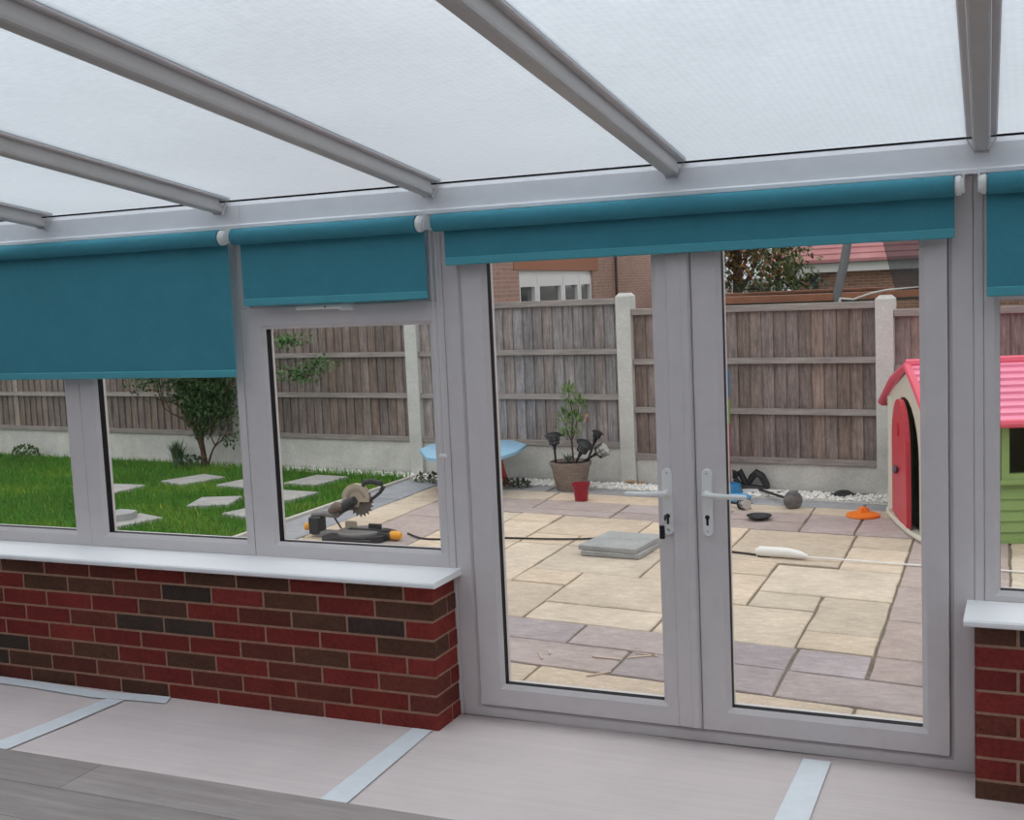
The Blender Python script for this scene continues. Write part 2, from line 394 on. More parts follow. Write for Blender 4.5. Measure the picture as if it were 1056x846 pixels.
# ------------------------------------------------------------------ window / door frames
def glazing(parent, x0, x1, z0, z1, yb=0.0):
    s = MB(); ring(s, (x0 - .012, x1 + .012, z0 - .012, z1 + .012), (x0, x1, z0, z1), [(0, yb + .0135), (1, yb + .0135), (1, yb + .047), (0, yb + .047)])
    s.build('gasket', GASKET, parent)
    s = MB(); s.box(x0 - .006, x1 + .006, yb + .030, yb + .034, z0 - .006, z1 + .006); s.build('glass_pane', GLASS, parent)
def casing(mb, o, i, y0=0.0, y1=.062, bead=.016):
    """frame ring with a sloped glazing bead on the inner edge"""
    w = max(.001, min(abs(i[0] - o[0]), abs(o[1] - i[1]), abs(i[2] - o[2]), abs(o[3] - i[3])))
    t = 1 - bead / w if w > bead * 1.5 else .4
    mid = (i[0] - bead, i[1] + bead, i[2] - bead, i[3] + bead)
    b = .002
    o2 = (o[0] + b, o[1] - b, o[2] + b, o[3] - b)
    rings = []
    for rect, y in ((o, y1), (o, y0 + b), (o2, y0), (mid, y0), (mid, y0 + .0015), (i, y0 + .0125), (i, y0 + .0135), ((i[0] - .010, i[1] + .010, i[2] - .010, i[3] + .010), y0 + .0135), ((i[0] - .010, i[1] + .010, i[2] - .010, i[3] + .010), y0 + .047), (i, y0 + .047), (i, y1)):
        rings.append([mb.bm.verts.new(Vector(p)) for p in ((rect[0], y, rect[2]), (rect[1], y, rect[2]), (rect[1], y, rect[3]), (rect[0], y, rect[3]))])
    rings.append(rings[0])
    for a, c in zip(rings, rings[1:]):
        for k in range(4): mb.face([a[k], a[(k + 1) % 4], c[(k + 1) % 4], c[k]])
ZF, ZH = .597, 1.985      # frame foot / head
def fixed_window(n, units, seam=.0015, transom=None):
    w = empty('window_%d' % n, (0, 0, 0)); struct(w)
    for (o, i) in units:
        s = MB(); casing(s, o, i); s.build('window_frame', UPVC, w)
        glazing(w, *i)
    return w
# left unit: two lights beside each other (and one more beyond the picture)
w1 = fixed_window(1, [((-3.9695, -3.058, ZF, ZH), (-3.871, -3.106, .661, 1.93)), ((-4.90, -3.9705, ZF, ZH), (-4.80, -4.068, .661, 1.93)),
                      ((XL, -4.901, ZF, ZH), (XL + .09, -4.99, .661, 1.93))])
# centre unit: fixed light below, top hung vent above
w2 = empty('window_2'); struct(w2)
s = MB(); o = (-3.055, -2.124, ZF, 1.6555); casing(s, o, (-2.937, -2.167, .663, 1.565)); s.build('window_frame', UPVC, w2); glazing(w2, -2.937, -2.167, .663, 1.565)
s = MB(); s.box(-3.055, -3.0025, 0, .07, 1.6558, ZH); s.box(-2.1505, -2.124, 0, .07, 1.6558, ZH); s.build('window_frame', UPVC, w2)
s = MB(); ring(s, (-3.002, -2.151, 1.6562, ZH), (-2.92, -2.20, 1.75, 1.93), [(0, .07), (0, .018), (1, .022), (1, .07)])
vent = s.build('window_sash', UPVC, w2)
glazing(w2, -2.92, -2.20, 1.75, 1.93, .02)
s = MB()   # casement handle
s.box(-2.56, -2.50, -.022, .018, 1.632, 1.662, bev=.006)
s.box(-2.755, -2.53, -.036, -.018, 1.640, 1.660, bev=.006)
h = s.build('window_handle', PLASTW, w2)
s = MB(); s.tube([(-2.61, -.0365, 1.650), (-2.61, -.03, 1.650)], .004, 8); s.build('lock_button', KEYM, h)
# right window
w3 = fixed_window(3, [((-.1485, 1.10, ZF, ZH), (-.102, 1.03, .632, 1.583)), ((1.101, 2.4, ZF, ZH), (1.18, 2.33, .632, 1.583))])
s = MB(); s.box(2.401, XR, 0, .07, ZF, ZH); s.build('window_frame', UPVC, w3)
# corner posts between window and door
for n, (a, b) in enumerate([(-2.1232, -2.0945), (-.180, -.1492)]):
    s = MB(); s.box(a + .0006, b - .0006, -.004 if n == 0 else 0, .07, 0.0, ZH, bev=.002); struct(s.build('trim_%d' % (n + 1), UPVC))
# sills
for par, a, b in ((w1, XL, -2.074), (w3, -.203, XR)):
    s = MB()
    poly = [(0.0, .572), (0.0, .597), (-.232, .595), (-.2375, .589), (-.2375, .578), (-.232, .572)]
    s.prism(poly, a, b, 'x'); s.build('window_sill', SILL, par)

# French doors
d = empty('door_1', (-1.137, 0, 0)); struct(d); d.location = (0, 0, 0)
s = MB()
OX0, OX1, OZ = -2.094, -.1805, ZH
rings = []
for rect, y in (((OX0, OX1, 0, OZ), .07), ((OX0, OX1, 0, OZ), .002), ((OX0 + .002, OX1 - .002, .002, OZ - .002), 0), ((-2.030, -.243, .036, 1.945), 0), ((-2.018, -.256, .047, 1.935), .010), ((-2.018, -.256, .047, 1.935), .07)):
    rings.append([s.bm.verts.new(Vector(p)) for p in ((rect[0], y, rect[2]), (rect[1], y, rect[2]), (rect[1], y, rect[3]), (rect[0], y, rect[3]))])
rings.append(rings[0])
for a, c in zip(rings, rings[1:]):
    for k in range(4): s.face([a[k], a[(k + 1) % 4], c[(k + 1) % 4], c[k]])
s.build('door_frame', UPVC, d)
s = MB(); ring(s, (-2.0185, -.2555, .0465, 1.9355), (-2.006, -.266, .056, 1.925), [(0, .02), (1, .02), (1, .05), (0, .05)]); s.build('rebate', UPVC, d)
leafs = []
for nm, o, i in (('left', (-2.009, -1.1115, .0535, 1.928), (-1.904, -1.256, .142, 1.84)), ('right', (-1.1085, -.2585, .0535, 1.928), (-1.002, -.346, .142, 1.84))):
    s = MB(); casing(s, o, i, -.012, .055, .018)
    lf = s.build('door_leaf', UPVC, d); glazing(lf, *i, yb=-.012); leafs.append(lf)
s = MB()   # rebated meeting strip on the left leaf
poly = [(-1.200, -.012), (-1.194, -.021), (-1.146, -.024), (-1.140, -.028), (-1.119, -.028), (-1.114, -.022), (-1.114, -.0125), (-1.2, -.0125)]
s.loft([[s.bm.verts.new(Vector((x, y, z))) for x, y in poly] for z in (.060, 1.92)]); s.build('meeting_strip', UPVC, leafs[0])
def door_handle(leaf, xc, side, key):
    s = MB(); z0, z1 = .775, 1.02
    n = 10; rim = []
    w = .019
    pts = [(w * math.cos(a), z1 - w + w * math.sin(a)) for a in [PI * k / n for k in range(n + 1)]] + [(-w, z0 + w)] + [(w * math.cos(a), z0 + w + w * math.sin(a)) for a in [PI + PI * k / n for k in range(1, n + 1)]]
    def loop(sc, y): return [s.bm.verts.new(Vector((xc + p[0] * sc, y, (z0 + z1) / 2 + (p[1] - (z0 + z1) / 2) * (1 - (1 - sc) * .14)))) for p in pts]
    s.loft([loop(1, -.0122), loop(1, -.021), loop(.82, -.0255)])
    h = s.build('door_handle', PLASTW, leaf, smooth='auto')
    s = MB(); zl = .932
    x1 = xc + side * .150
    s.tube([(xc, -.022, zl), (xc, -.058, zl)], .012, 12)
    s.tube([(xc - side * .006, -.055, zl + .001), (xc + side * .012, -.060, zl), (xc + side * .06, -.060, zl - .003), (x1 - side * .01, -.060, zl - .004), (x1, -.057, zl - .004)], [.009, .0105, .0095, .0095, .006], 10)
    lv = s.build('lever', PLASTW, leaf, smooth='auto')
    s = MB(); zk = .838
    s.tube([(xc, -.0250, zk + .008), (xc, -.0275, zk + .008)], .0085, 14); s.box(xc - .0045, xc + .0045, -.0275, -.0245, zk - .022, zk + .006, bev=.001)
    s.build('keyhole', KEYM, leaf)
    s = MB()
    for z in (1.004, .795): s.tube([(xc, -.0258, z), (xc, -.0248, z)], .004, 8)
    s.build('screw', CHROME, leaf)
door_handle(leafs[0], -1.214, -1, True)
door_handle(leafs[1], -1.068, 1, False)
# key with fob hanging in the left lock
k = empty('door_key', (-1.214, -.03, .846))
s = MB(); s.box(-.0012, .0012, -.022, .0015, -.004, .004); s.lathe([(.003, -.0015), (.011, -.0015), (.011, .0015), (.003, .0015)], (0, -.03, 0), 14, Matrix.Rotation(PI / 2, 3, 'Y'))
s.build('key_blade', KEYM, k)
s = MB(); s.tube([(0, -.034, -.006), (-.004, -.034, -.02), (-.008, -.032, -.03)], .0012, 6); s.build('key_ring', CHROME, k)
s = MB(); s.box(-.022, -.002, -.036, -.028, -.078, -.028, bev=.003); s.build('key_fob', DARKIN, k)
tag(k, 'small dark key with black fob hanging from the left door lock', 'key')

# head beam
s = MB()
poly = [(-.035, 2.004), (-.035, 2.080), (-.025, 2.096), (.06, 2.106), (.12, 2.106), (.12, 1.986), (-.005, 1.986), (-.010, 1.9865), (-.0455, 1.9865), (-.0455, 1.999), (-.040, 2.004)]
s.prism(poly, XL, -3.0, 'x'); s.prism(poly, -2.998, XR, 'x')
struct(s.build('trim_3', mat('eaves_beam_lit_white', (.86, .85, .88), .4, .4, noise=(14, .03, one))))  # frame white lightened to stand in for light received near the roof
s = MB(); s.prism([(-.024, 2.0975), (-.024, 2.104), (.05, 2.1075), (.05, 2.1065)], XL, XR, 'x'); struct(s.build('trim_4', GASKET))

# ------------------------------------------------------------------ roof: rafters + opal sheets
SL = -.122
def rz(y): return 2.111 + SL * (y + .03)       # underside of the sheets
YE = YB
LAT = -.034      # the rafters run very slightly out of square with the window wall
RX = [-5.04, -4.055, -3.088, -2.108, -1.152, -.152, .83, 1.81, 2.8]
for n, x in enumerate(RX):
    root = empty('trim_%d' % (n + 5), (x, 0, 0)); struct(root)
    s = MB()
    # body: rounded tapering bottom
    pr = [(-.026, -.006), (-.026, -.048), (-.024, -.057), (-.018, -.062), (.018, -.062), (.024, -.057), (.026, -.048), (.026, -.006)]
    ra = []
    for y, k in ((-.055, 1), (YE, 1)):
        ra.append([s.bm.verts.new(Vector((a + LAT * (y + .05), y - (.035 + b * .55 if y > -1 else 0), rz(y - (.035 + b * .55 if y > -1 else 0)) + b))) for a, b in pr])
    s.loft(ra); s.build('rafter', ALU, root)
    s = MB(); pl = [(-.046, -.006), (-.042, -.0095), (-.026, -.0095), (.026, -.0095), (.042, -.0095), (.046, -.006), (.046, -.002), (-.046, -.002)]
    s.loft([[s.bm.verts.new(Vector((a + LAT * (y + .05), y, rz(y) + b))) for a, b in pl] for y in (-.032, YE)]); s.build('rafter_flange', ALUD if False else UPVC, root)
    s = MB(); s.loft([[s.bm.verts.new(Vector((a + LAT * (y + .05), y, rz(y) + b))) for a, b in [(-.046, -.0015), (-.044, .012), (.044, .012), (.046, -.0015)]] for y in (-.032, YE)])
    s.build('rafter_seal', mat('rafter_seal%d' % n, (.40, .43, .47), .6, .2), root)
    s = MB()  # end cap: a small V shaped clip
    for sg in (-1, 1):
        s.loft([[s.bm.verts.new(Vector(p)) for p in ((sg * .018, yy, rz(yy) - .066), (sg * .022, yy, rz(yy) - .066), (sg * .046, yy, rz(yy) - .020), (sg * .042, yy, rz(yy) - .020))] for yy in (-.050, -.062)])
    s.box(-.022, .022, -.060, -.048, rz(-.055) - .068, rz(-.055) - .058)
    s.build('end_cap', UPVC, root)
s = MB()
bx = [XL] + RX + [XR]
for a, b in zip(bx, bx[1:]):
    for i in range(1):
        P = []
        for y in (.12, YE):
            P.append([s.bm.verts.new(Vector((xx + (LAT * (y + .05) if XL < xx - .01 and xx + .01 < XR else 0), y, rz(y) + zz))) for xx, zz in ((a + .004, .0015), (b - .004, .0015), (b - .004, .003), (a + .004, .003))])
        s.loft(P)
struct(s.build('ceiling', POLY))

# remaining room shell behind and beside the camera
s = MB(); s.box(XL - .1, XR + .1, YB - .12, YB, -.16, 2.95); struct(s.build('wall_back', WALLP))
for nm, a, b in (('wall_left', XL - .12, XL), ('wall_right', XR, XR + .12)):
    s = MB(); s.prism([(YB, -.16), (.12, -.16), (.12, rz(.12) + .01), (YB, rz(YB) + .01)], a, b, 'x'); struct(s.build(nm, WALLP))

# ------------------------------------------------------------------ roller blinds
def blind(x0, x1, zb, label, rx0=None, rx1=None, brk=(1, 1)):
    rx0 = x0 - .025 if rx0 is None else rx0; rx1 = x1 + .02 if rx1 is None else rx1
    t = empty('roller_blind', ((x0 + x1) / 2, -.08, zb)); ox, oz = (x0 + x1) / 2, zb
    def L(b, nm, m, sm=False, par=t):
        ob = b.build(nm, m, par, sm, ); ob.matrix_parent_inverse = Matrix.Translation((-ox, .08, -oz)); return ob
    zr, yr, rr = 1.949, -.083, .033
    s = MB(); s.tube([(rx0, yr, zr), (rx1, yr, zr)], rr, 28); L(s, 'roller', FABRIC, 'auto')
    s = MB(); yf = yr + .020; s.box(x0, x1, yf, yf + .0012, zb + .030, zr - .02); L(s, 'fabric', FABRIC)
    s = MB(); s.box(x0, x1, yf - .005, yf + .006, zb, zb + .031, bev=.0035); L(s, 'bottom_bar', FABBAR)
    for e, (x, sg) in enumerate(((rx0, -1), (rx1, 1))):
        if not brk[e]: continue
        s = MB(); s.tube([(x + sg * .001, yr, zr), (x + sg * .007, yr, zr), (x + sg * .020, yr, zr), (x + sg * .028, yr, zr)], [.024, .031, .031, .020], 20)
        s.box(min(x + sg * .024, x + sg * .030), max(x + sg * .024, x + sg * .030), yr, -.004, zr - .022, zr + .036)
        L(s, 'bracket', PLASTW, 'auto')
    tag(t, label, 'blind', 'teal roller blinds along the window wall'); return t
blind(-4.80, -3.046, 1.372, 'wide teal roller blind pulled furthest down, over the left window', rx1=-3.066, brk=(1, 1))
blind(-2.984, -2.128, 1.664, 'short teal roller blind above the top vent of the middle window', rx0=-3.000, rx1=-2.148, brk=(0, 1))
blind(-2.045, -.232, 1.787, 'long narrow teal roller blind across the top of the glazed doors', rx0=-2.075, rx1=-.232, brk=(0, 1))
blind(-.138, 1.0, 1.598, 'teal roller blind at the right edge over the right window', rx0=-.132, brk=(1, 1))
# bead chain right of the middle window
s = MB()
for x in (-2.092, -2.112):
    z = 1.93
    while z > 1.06:
        s.lathe([(.0005, -.0024), (.0022, 0), (.0005, .0024)], (x + (x + 2.102) * -.0, -.052 if x > -2.1 else -.054, z), 6); z -= .0105
    s.tube([(x, -.053, 1.93), (x, -.053, 1.055)], .0008, 5)
s.tube([(-2.112, -.053, 1.056), (-2.102, -.053, 1.044), (-2.092, -.053, 1.056)], .0016, 6)
s.box(-2.1175, -2.0865, -.060, -.046, 1.048, 1.062, bev=.003)
c = s.build('blind_chain', PLASTW); tag(c, 'thin white bead pull chain hanging down the post beside the middle window', 'blind chain')

# ------------------------------------------------------------------ garden ground
s = MB(); s.box(-30, 20, .07, 60, -.40, -.150); struct(s.build('ground', mat('garden_subsoil', (.13, .14, .08), .95, .05, noise=(2, .3, one))))
def uv(u, v): return (u - .02 * (v - 2), v - .10 * (u + 1))
TAN, PINK, GREY = lin(206, 189, 170), lin(176, 161, 157), lin(160, 160, 163)
slabs = []
def S(u0, u1, v0, v1, c): slabs.append((u0, u1, v0, v1, c))
for q in [(-1.08, -.70, 1.57, 1.87), (-1.08, -.70, 1.87, 2.55), (-1.84, -1.08, 1.57, 2.23), (-2.60, -1.84, 1.57, 1.92), (-1.46, -1.08, 2.23, 2.55),
          (-1.46, -.70, 2.55, 3.20), (-1.84, -1.46, 2.23, 2.90), (-1.84, -1.46, 2.90, 3.25), (-1.84, -1.08, 3.25, 4.18), (-1.08, -.70, 3.82, 4.18),
          (-1.08, -.70, 3.20, 3.82), (-3.36, -2.60, 3.60, 4.25), (-3.74, -3.36, 3.97, 4.25), (-3.74, -3.36, 3.28, 3.97), (-2.60, -1.84, 3.60, 4.20),
          (-3.36, -2.98, 3.28, 3.60), (-2.98, -2.22, 2.60, 3.28), (-2.98, -1.84, 3.28, 3.60), (-2.22, -1.84, 2.60, 3.28), (-3.36, -2.98, 2.28, 3.28),
          (-2.98, -2.60, 2.28, 2.60), (-2.60, -1.84, 1.92, 2.60), (-3.36, -2.60, 1.57, 2.28), (-3.74, -3.36, 2.6, 3.28), (-4.12, -3.74, 3.5, 4.25), (-4.12, -3.74, 2.6, 3.5),
          (-4.12, -3.36, 1.57, 2.6)]: S(*q, TAN)
# pink-grey ring
for q in [(-3.74, -2.98, .87, 1.57), (-2.98, -2.20, 1.23, 1.57), (-2.98, -1.84, .87, 1.23), (-2.20, -1.46, 1.23, 1.57), (-1.46, -1.06, 1.23, 1.57), (-1.06, -.70, 1.23, 1.57), (-1.84, -1.06, .87, 1.23), (-1.06, -.32, .87, 1.23), (-4.70, -3.74, .87, 1.57)]: S(*q, random.choice([PINK, PINK, (PINK[0] * .92, PINK[1] * .95, PINK[2] * 1.02)]))
for q in [(-.70, -.1, 1.23, 1.57), (-.70, -.1, 1.57, 2.20), (-.70, -.1, 2.20, 2.9), (-.70, -.1, 2.9, 3.6), (-.70, -.1, 3.6, 4.2), (-.32, -.1, .87, 1.23)]: S(*q, PINK)
for q in [(-4.70, -4.12, 1.57, 2.5), (-4.70, -4.12, 2.5, 3.15), (-4.70, -4.12, 3.15, 3.9), (-4.70, -4.12, 3.9, 4.45), (-4.70, -3.74, 4.45, 4.82)]: S(*q, PINK)
for q in [(-4.12, -2.98, 4.25, 4.82 - .37), (-3.74, -2.98, 4.45, 4.82), (-2.98, -2.1, 4.5, 4.82), (-2.98, -1.49, 4.20, 4.5), (-2.1, -1.49, 4.5, 4.82), (-1.49, -1.10, 4.20, 4.82), (-1.10, -.1, 4.20, 4.82)]: S(*q, PINK)
# tan ring
for q in [(-5.07, -4.70, .4, 1.9), (-5.07, -4.70, 1.9, 2.9), (-5.07, -4.70, 2.9, 3.7), (-5.07, -4.70, 3.7, 4.40), (-5.07, -4.70, 4.40, 5.17), (-4.70, -3.76, 4.82, 5.17), (-3.76, -2.4, 4.82, 5.17), (-2.4, -1.50, 4.82, 5.10), (-1.50, -.6, 4.82, 5.10), (-.6, .25, 4.82, 5.10)]: S(*q, TAN)
for q in [(-4.7, -3.2, .28, .87), (-3.2, -2.20, .28, .87), (-2.20, -.71, .28, .87), (-.71, .3, .28, .87), (-.1, .25, .87, 1.9), (-.1, .25, 1.9, 2.8), (-.1, .25, 2.8, 3.9), (-.1, .25, 3.9, 4.82)]: S(*q, TAN)
# grey outer ring
for q in [(-5.53, -5.07, .0, 1.3), (-5.53, -5.07, 1.3, 2.4), (-5.53, -5.07, 2.4, 3.3), (-5.53, -5.07, 3.3, 4.52), (-5.53, -5.07, 4.52, 5.5), (-5.07, -3.9, 5.17, 5.45), (-3.9, -2.5, 5.17, 5.45), (-2.5, -1.14, 5.10, 5.36), (-1.14, .3, 5.10, 5.33)]: S(*q, GREY)
u = .25
while u < 4.4:
    for k in range(6): S(u, u + .8, .28 + k * .85, .28 + (k + 1) * .85, random.choice([TAN, PINK, GREY, TAN]))
    u += .8
s = MB(); random.seed(11)
for (a, b, c0, d0, c) in slabs:
    v = rnd(.90, 1.08); w = rnd(.97, 1.03)
    s.c = (c[0] * v * w, c[1] * v, c[2] * v / w)
    g = .008; j = lambda: rnd(-.004, .004)
    z = GZ + rnd(-.002, .002)
    P = [(a + g, c0 + g), (b - g, c0 + g), (b - g, d0 - g), (a + g, d0 - g)]
    # slightly uneven riven edge
    pts = []
    for k in range(4):
        p, q = P[k], P[(k + 1) % 4]
        n = max(2, int(math.hypot(q[0] - p[0], q[1] - p[1]) / .12))
        for i in range(n): t = i / n; pts.append((p[0] + (q[0] - p[0]) * t + j(), p[1] + (q[1] - p[1]) * t + j()))
    cx = sum(p[0] for p in pts) / len(pts); cy = sum(p[1] for p in pts) / len(pts)
    ins = [(p[0] + (cx - p[0]) * .018, p[1] + (cy - p[1]) * .018) for p in pts]
    s.loft([[s.bm.verts.new(Vector((*uv(*p), -.16))) for p in pts], [s.bm.verts.new(Vector((*uv(*p), z - .005))) for p in pts], [s.bm.verts.new(Vector((*uv(*p), z))) for p in ins]])
pav = s.build('patio_paving', PAVE); struct(pav)
s = MB(); P = [uv(-5.56, -.1), uv(4.4, .45), uv(4.4, 5.45), uv(-5.56, 5.50)]
P = [(-5.56, .071), (4.4, .071), uv(4.4, 5.45), uv(-5.56, 5.5)]
s.prism(P, -.155, GZ - .010, 'z'); struct(s.build('paving_bed', JOINT))

# fence line: y = FY(x)
def FY(x): return 5.83 - .098 * (x + 1.52)
# gravel strip
s = MB(); P = [(-14.5, FY(-14.5) - .05), (5.4, FY(5.4) - .05), uv(4.4, 5.36), uv(-1.1, 5.36), uv(-5.56, 5.5), (-5.56, 6.02), (-7, 6.40), (-9, 6.62), (-14.5, 7.02)]
s.prism(P, -.153, GZ + .0, 'z'); struct(s.build('gravel_bed', GRAVELB))
s = MB(); random.seed(3)
for k in range(5200):
    x = rnd(-8.8, 2.2); y1 = FY(x) - .07
    y0 = uv(x, 5.42)[1] + .0 if x > -5.5 else FY(x) - .30 - max(0, (-5.5 - x)) * -.03
    if y0 > y1 - .05: y0 = y1 - .10
    y = rnd(y0, y1)
    r = rnd(.010, .022); v = rnd(.62, .95); s.c = (v, v * rnd(.96, 1.0), v * rnd(.90, .98))
    a = rnd(0, 6.3); c = Vector((x, y, GZ + r * .3))
    vs = [s.bm.verts.new(c + Vector((math.cos(a + t * PI / 2) * r * rnd(.8, 1.3), math.sin(a + t * PI / 2) * r, rnd(-.2, .2) * r))) for t in range(4)]
    tp = s.bm.verts.new(c + Vector((0, 0, r * .9))); bt = s.bm.verts.new(c - Vector((0, 0, r * .5)))
    for t in range(4): s.face([vs[t], vs[(t + 1) % 4], tp]); s.face([vs[(t + 1) % 4], vs[t], bt])
tag(s.build('gravel', GRAVEL), 'white gravel strip along the foot of the fence', 'gravel', kind='stuff')

# lawn
s = MB(); s.prism([(-15.5, .08), (-5.60, .08), (-5.60, 6.02), (-7, 6.24), (-9, 6.50), (-15.5, 7.15)], -.152, LAWN - .015, 'z'); struct(s.build('lawn', GRASSB))
s = MB(); s.box(-5.60, -5.562, .08, 6.25, -.152, GZ + .022, bev=.004); struct(s.build('lawn_edging', EDGE))
STEPS = [(-8.28, 4.74, .52, .46, .0), (-7.76, 5.36, .40, .50, -.35), (-7.02, 5.26, .42, .44, -.2), (-6.70, 4.34, .38, .42, .35), (-6.40, 5.52, .40, .50, -.12), (-6.20, 4.72, .42, .42, -.1), (-6.03, 3.97, .34, .36, -.3), (-6.90, 3.40, .36, .52, -.35)]
def grass_mesh():
    random.seed(5); verts = []; faces = []; cols = []
    def inslab(x, y):
        for cx, cy, w, h, a in STEPS:
            dx, dy = x - cx, y - cy; u = dx * math.cos(a) + dy * math.sin(a); v = -dx * math.sin(a) + dy * math.cos(a)
            if abs(u) < w / 2 - .0 and abs(v) < h / 2 - .0: return True
        return False
    n = 0
    while n < 72000:
        x = rnd(-12.6, -5.61); y = rnd(2.2, 7.0)
        if y < 2.0 + (-x - 5.6) * .25 or y > FY(x) - .17: continue
        if x > -7.2 and y > FY(x) - .32 and random.random() < .7: continue
        if inslab(x, y): continue
        n += 1
        patch = .5 + .5 * math.sin(x * 2.3 + 1.7 * math.sin(y * 1.9)) * math.sin(y * 3.1 + x)
        near_fence = y > FY(x) - .55
        h = rnd(.025, .06) * (1.0 + (.5 if near_fence else 0)); w = rnd(.003, .0065); a = rnd(0, PI)
        lx, ly = rnd(-.03, .03), rnd(-.03, .03)
        i = len(verts)
        verts += [(x - w * math.cos(a), y - w * math.sin(a), LAWN - .02), (x + w * math.cos(a), y + w * math.sin(a), LAWN - .02), (x + lx, y + ly, LAWN - .015 + h)]
        faces.append((i, i + 1, i + 2))
        g = rnd(.7, 1.25) * (.85 + .35 * patch); yel = rnd(0, 1) ** 3 * .5 + (.25 if patch > .75 else 0)
        c = (.085 * g * (1 + yel * 1.6), .25 * g * (1 + yel * .15), .034 * g)
        if random.random() < .012: c = (.55, .5, .12)
        cols.append((*c, 1))
    me = bpy.data.meshes.new('grass'); me.from_pydata(verts, [], faces)
    at = me.color_attributes.new('tint', 'FLOAT_COLOR', 'POINT'); buf = []
    for c in cols: buf += list(c) * 3
    at.data.foreach_set('color', buf)
    me.materials.append(GRASS); o = bpy.data.objects.new('grass', me); col.objects.link(o); return o
tag(grass_mesh(), 'bright green lawn grass left of the patio', 'grass', kind='stuff')

steplab = ['grey stepping slab furthest left in the lawn, half hidden by the window mullion', 'grey stepping slab in the lawn nearest the foot of the shrub',
           'grey stepping slab in the lawn just right of the shrub, cut by the window post', 'grey stepping slab with a chipped corner standing proud of the grass',
           'large grey stepping slab in the lawn seen beyond the mitre saw', 'grey stepping slab at the left edge of the middle window pane',
           'small bit of grey stepping slab showing either side of the window post', 'grey paving slab lying flat in the grass under a broken slab piece']
for (cx, cy, w, h, a), lb in zip(STEPS, steplab):
    s = MB(); s.box(-w / 2, w / 2, -h / 2, h / 2, -.04, .018, bev=.006)
    o = s.build('stepping_slab', SLABL); o.location = (cx, cy, LAWN + .0); o.rotation_euler = (0, 0, a)
    tag(o, lb, 'paving slab', 'stepping slabs in the lawn')
s = MB(); s.prism([(-.12, -.12), (.11, -.14), (.15, .05), (.06, .15), (-.12, .11)], 0, .055, 'z')
o = s.build('broken_slab', SLABG); o.location = (-7.00, 3.44, LAWN + .0185); o.rotation_euler = (0, .0, -.3); tag(o, 'broken grey slab piece lying on top of another slab in the grass', 'paving slab')

# ------------------------------------------------------------------ fence
posts = [3.38, 1.14, -1.09, -3.345, -5.63, -7.95, -10.22, -12.48, -14.75]
FANG = math.atan(-.098)
FEN = empty('garden_fence', (-5.6, FY(-5.6), GZ))
tag(FEN, 'weathered wooden panel fence with concrete posts and gravel boards along the back of the garden', 'fence')
def tofence(o): o.parent = FEN; o.location = o.location - FEN.location; return o
for n, x in enumerate(posts):
    top = 1.60 if x < -3 else (1.50 if x < 0 else 1.44)
    s = MB(); w = .070
    s.loft([[s.bm.verts.new(Vector(p)) for p in ((-w, -.06, z), (w, -.06, z), (w, .07, z), (-w, .07, z))] for z in (-.03, top + .12 - .03)] +
           [[s.bm.verts.new(Vector(p)) for p in ((-w * .6, -.035, top + .12), (w * .6, -.035, top + .12), (w * .6, .045, top + .12), (-w * .6, .045, top + .12))]])
    o = s.build('fence_post', CONC2); o.location = (x, FY(x), GZ); o.rotation_euler = (0, 0, FANG); tofence(o)
paneltop = {0: 1.36, 1: 1.385, 2: 1.455, 3: 1.557, 4: 1.557, 5: 1.55, 6: 1.545, 7: 1.54}
random.seed(21)
for n, (xb, xa) in enumerate(zip(posts, posts[1:])):
    zt = paneltop[n]; cx = (xa + xb) / 2; W = (xb - xa) / math.cos(FANG) / 2 - .072
    zb = .11 if n <= 2 else .205
    s = MB(); x = -W; bw = .105
    base = (.235, .190, .178) if n != 3 else (.29, .262, .262)
    while x < W - .01:
        x2 = min(x + bw, W); v = rnd(.82, 1.18); r = rnd(.97, 1.08)
        s.c = (base[0] * v * r, base[1] * v, base[2] * v * (2 - r))
        if n == 6 and abs(x + .30) < .07: s.c = (.36, .31, .27)
        s.loft([[s.bm.verts.new(Vector(p)) for p in ((x, .003, z), (x2 + .012, -.011, z), (x2 + .012, -.004, z), (x, .016, z))] for z in (.0, zt - zb - .05)])
        x = x2
    t = s.build('fence_panel', WOOD); t.location = (cx, FY(cx), zb); t.rotation_euler = (0, 0, FANG); tofence(t)
    for z in ([zt - .475, zt - .89] if n >= 3 else [zt - .47, zt - .90]):
        s = MB(); hh = .024
        zz = z - zb; s.prism([(-.045, zz - hh), (-.012, zz - hh), (-.012, zz + hh), (-.034, zz + hh)], -W, W, 'x'); s.build('rail', RAIL, t)
    s = MB(); s.box(-W, W, -.045, -.012, 0, .05, bev=.003); s.build('rail', RAIL, t)
    s = MB(); s.box(-W, W, -.050, .030, zt - zb - .055, zt - zb, bev=.004); s.build('top_cap', RAIL, t)
    s = MB(); s.box(-W, W, -.022, .025, -.12, zb - GZ - .1205, bev=.004)
    o = s.build('gravel_board', CONC); o.location = (cx, FY(cx), 0 + GZ + .12); o.rotation_euler = (0, 0, FANG); tofence(o)

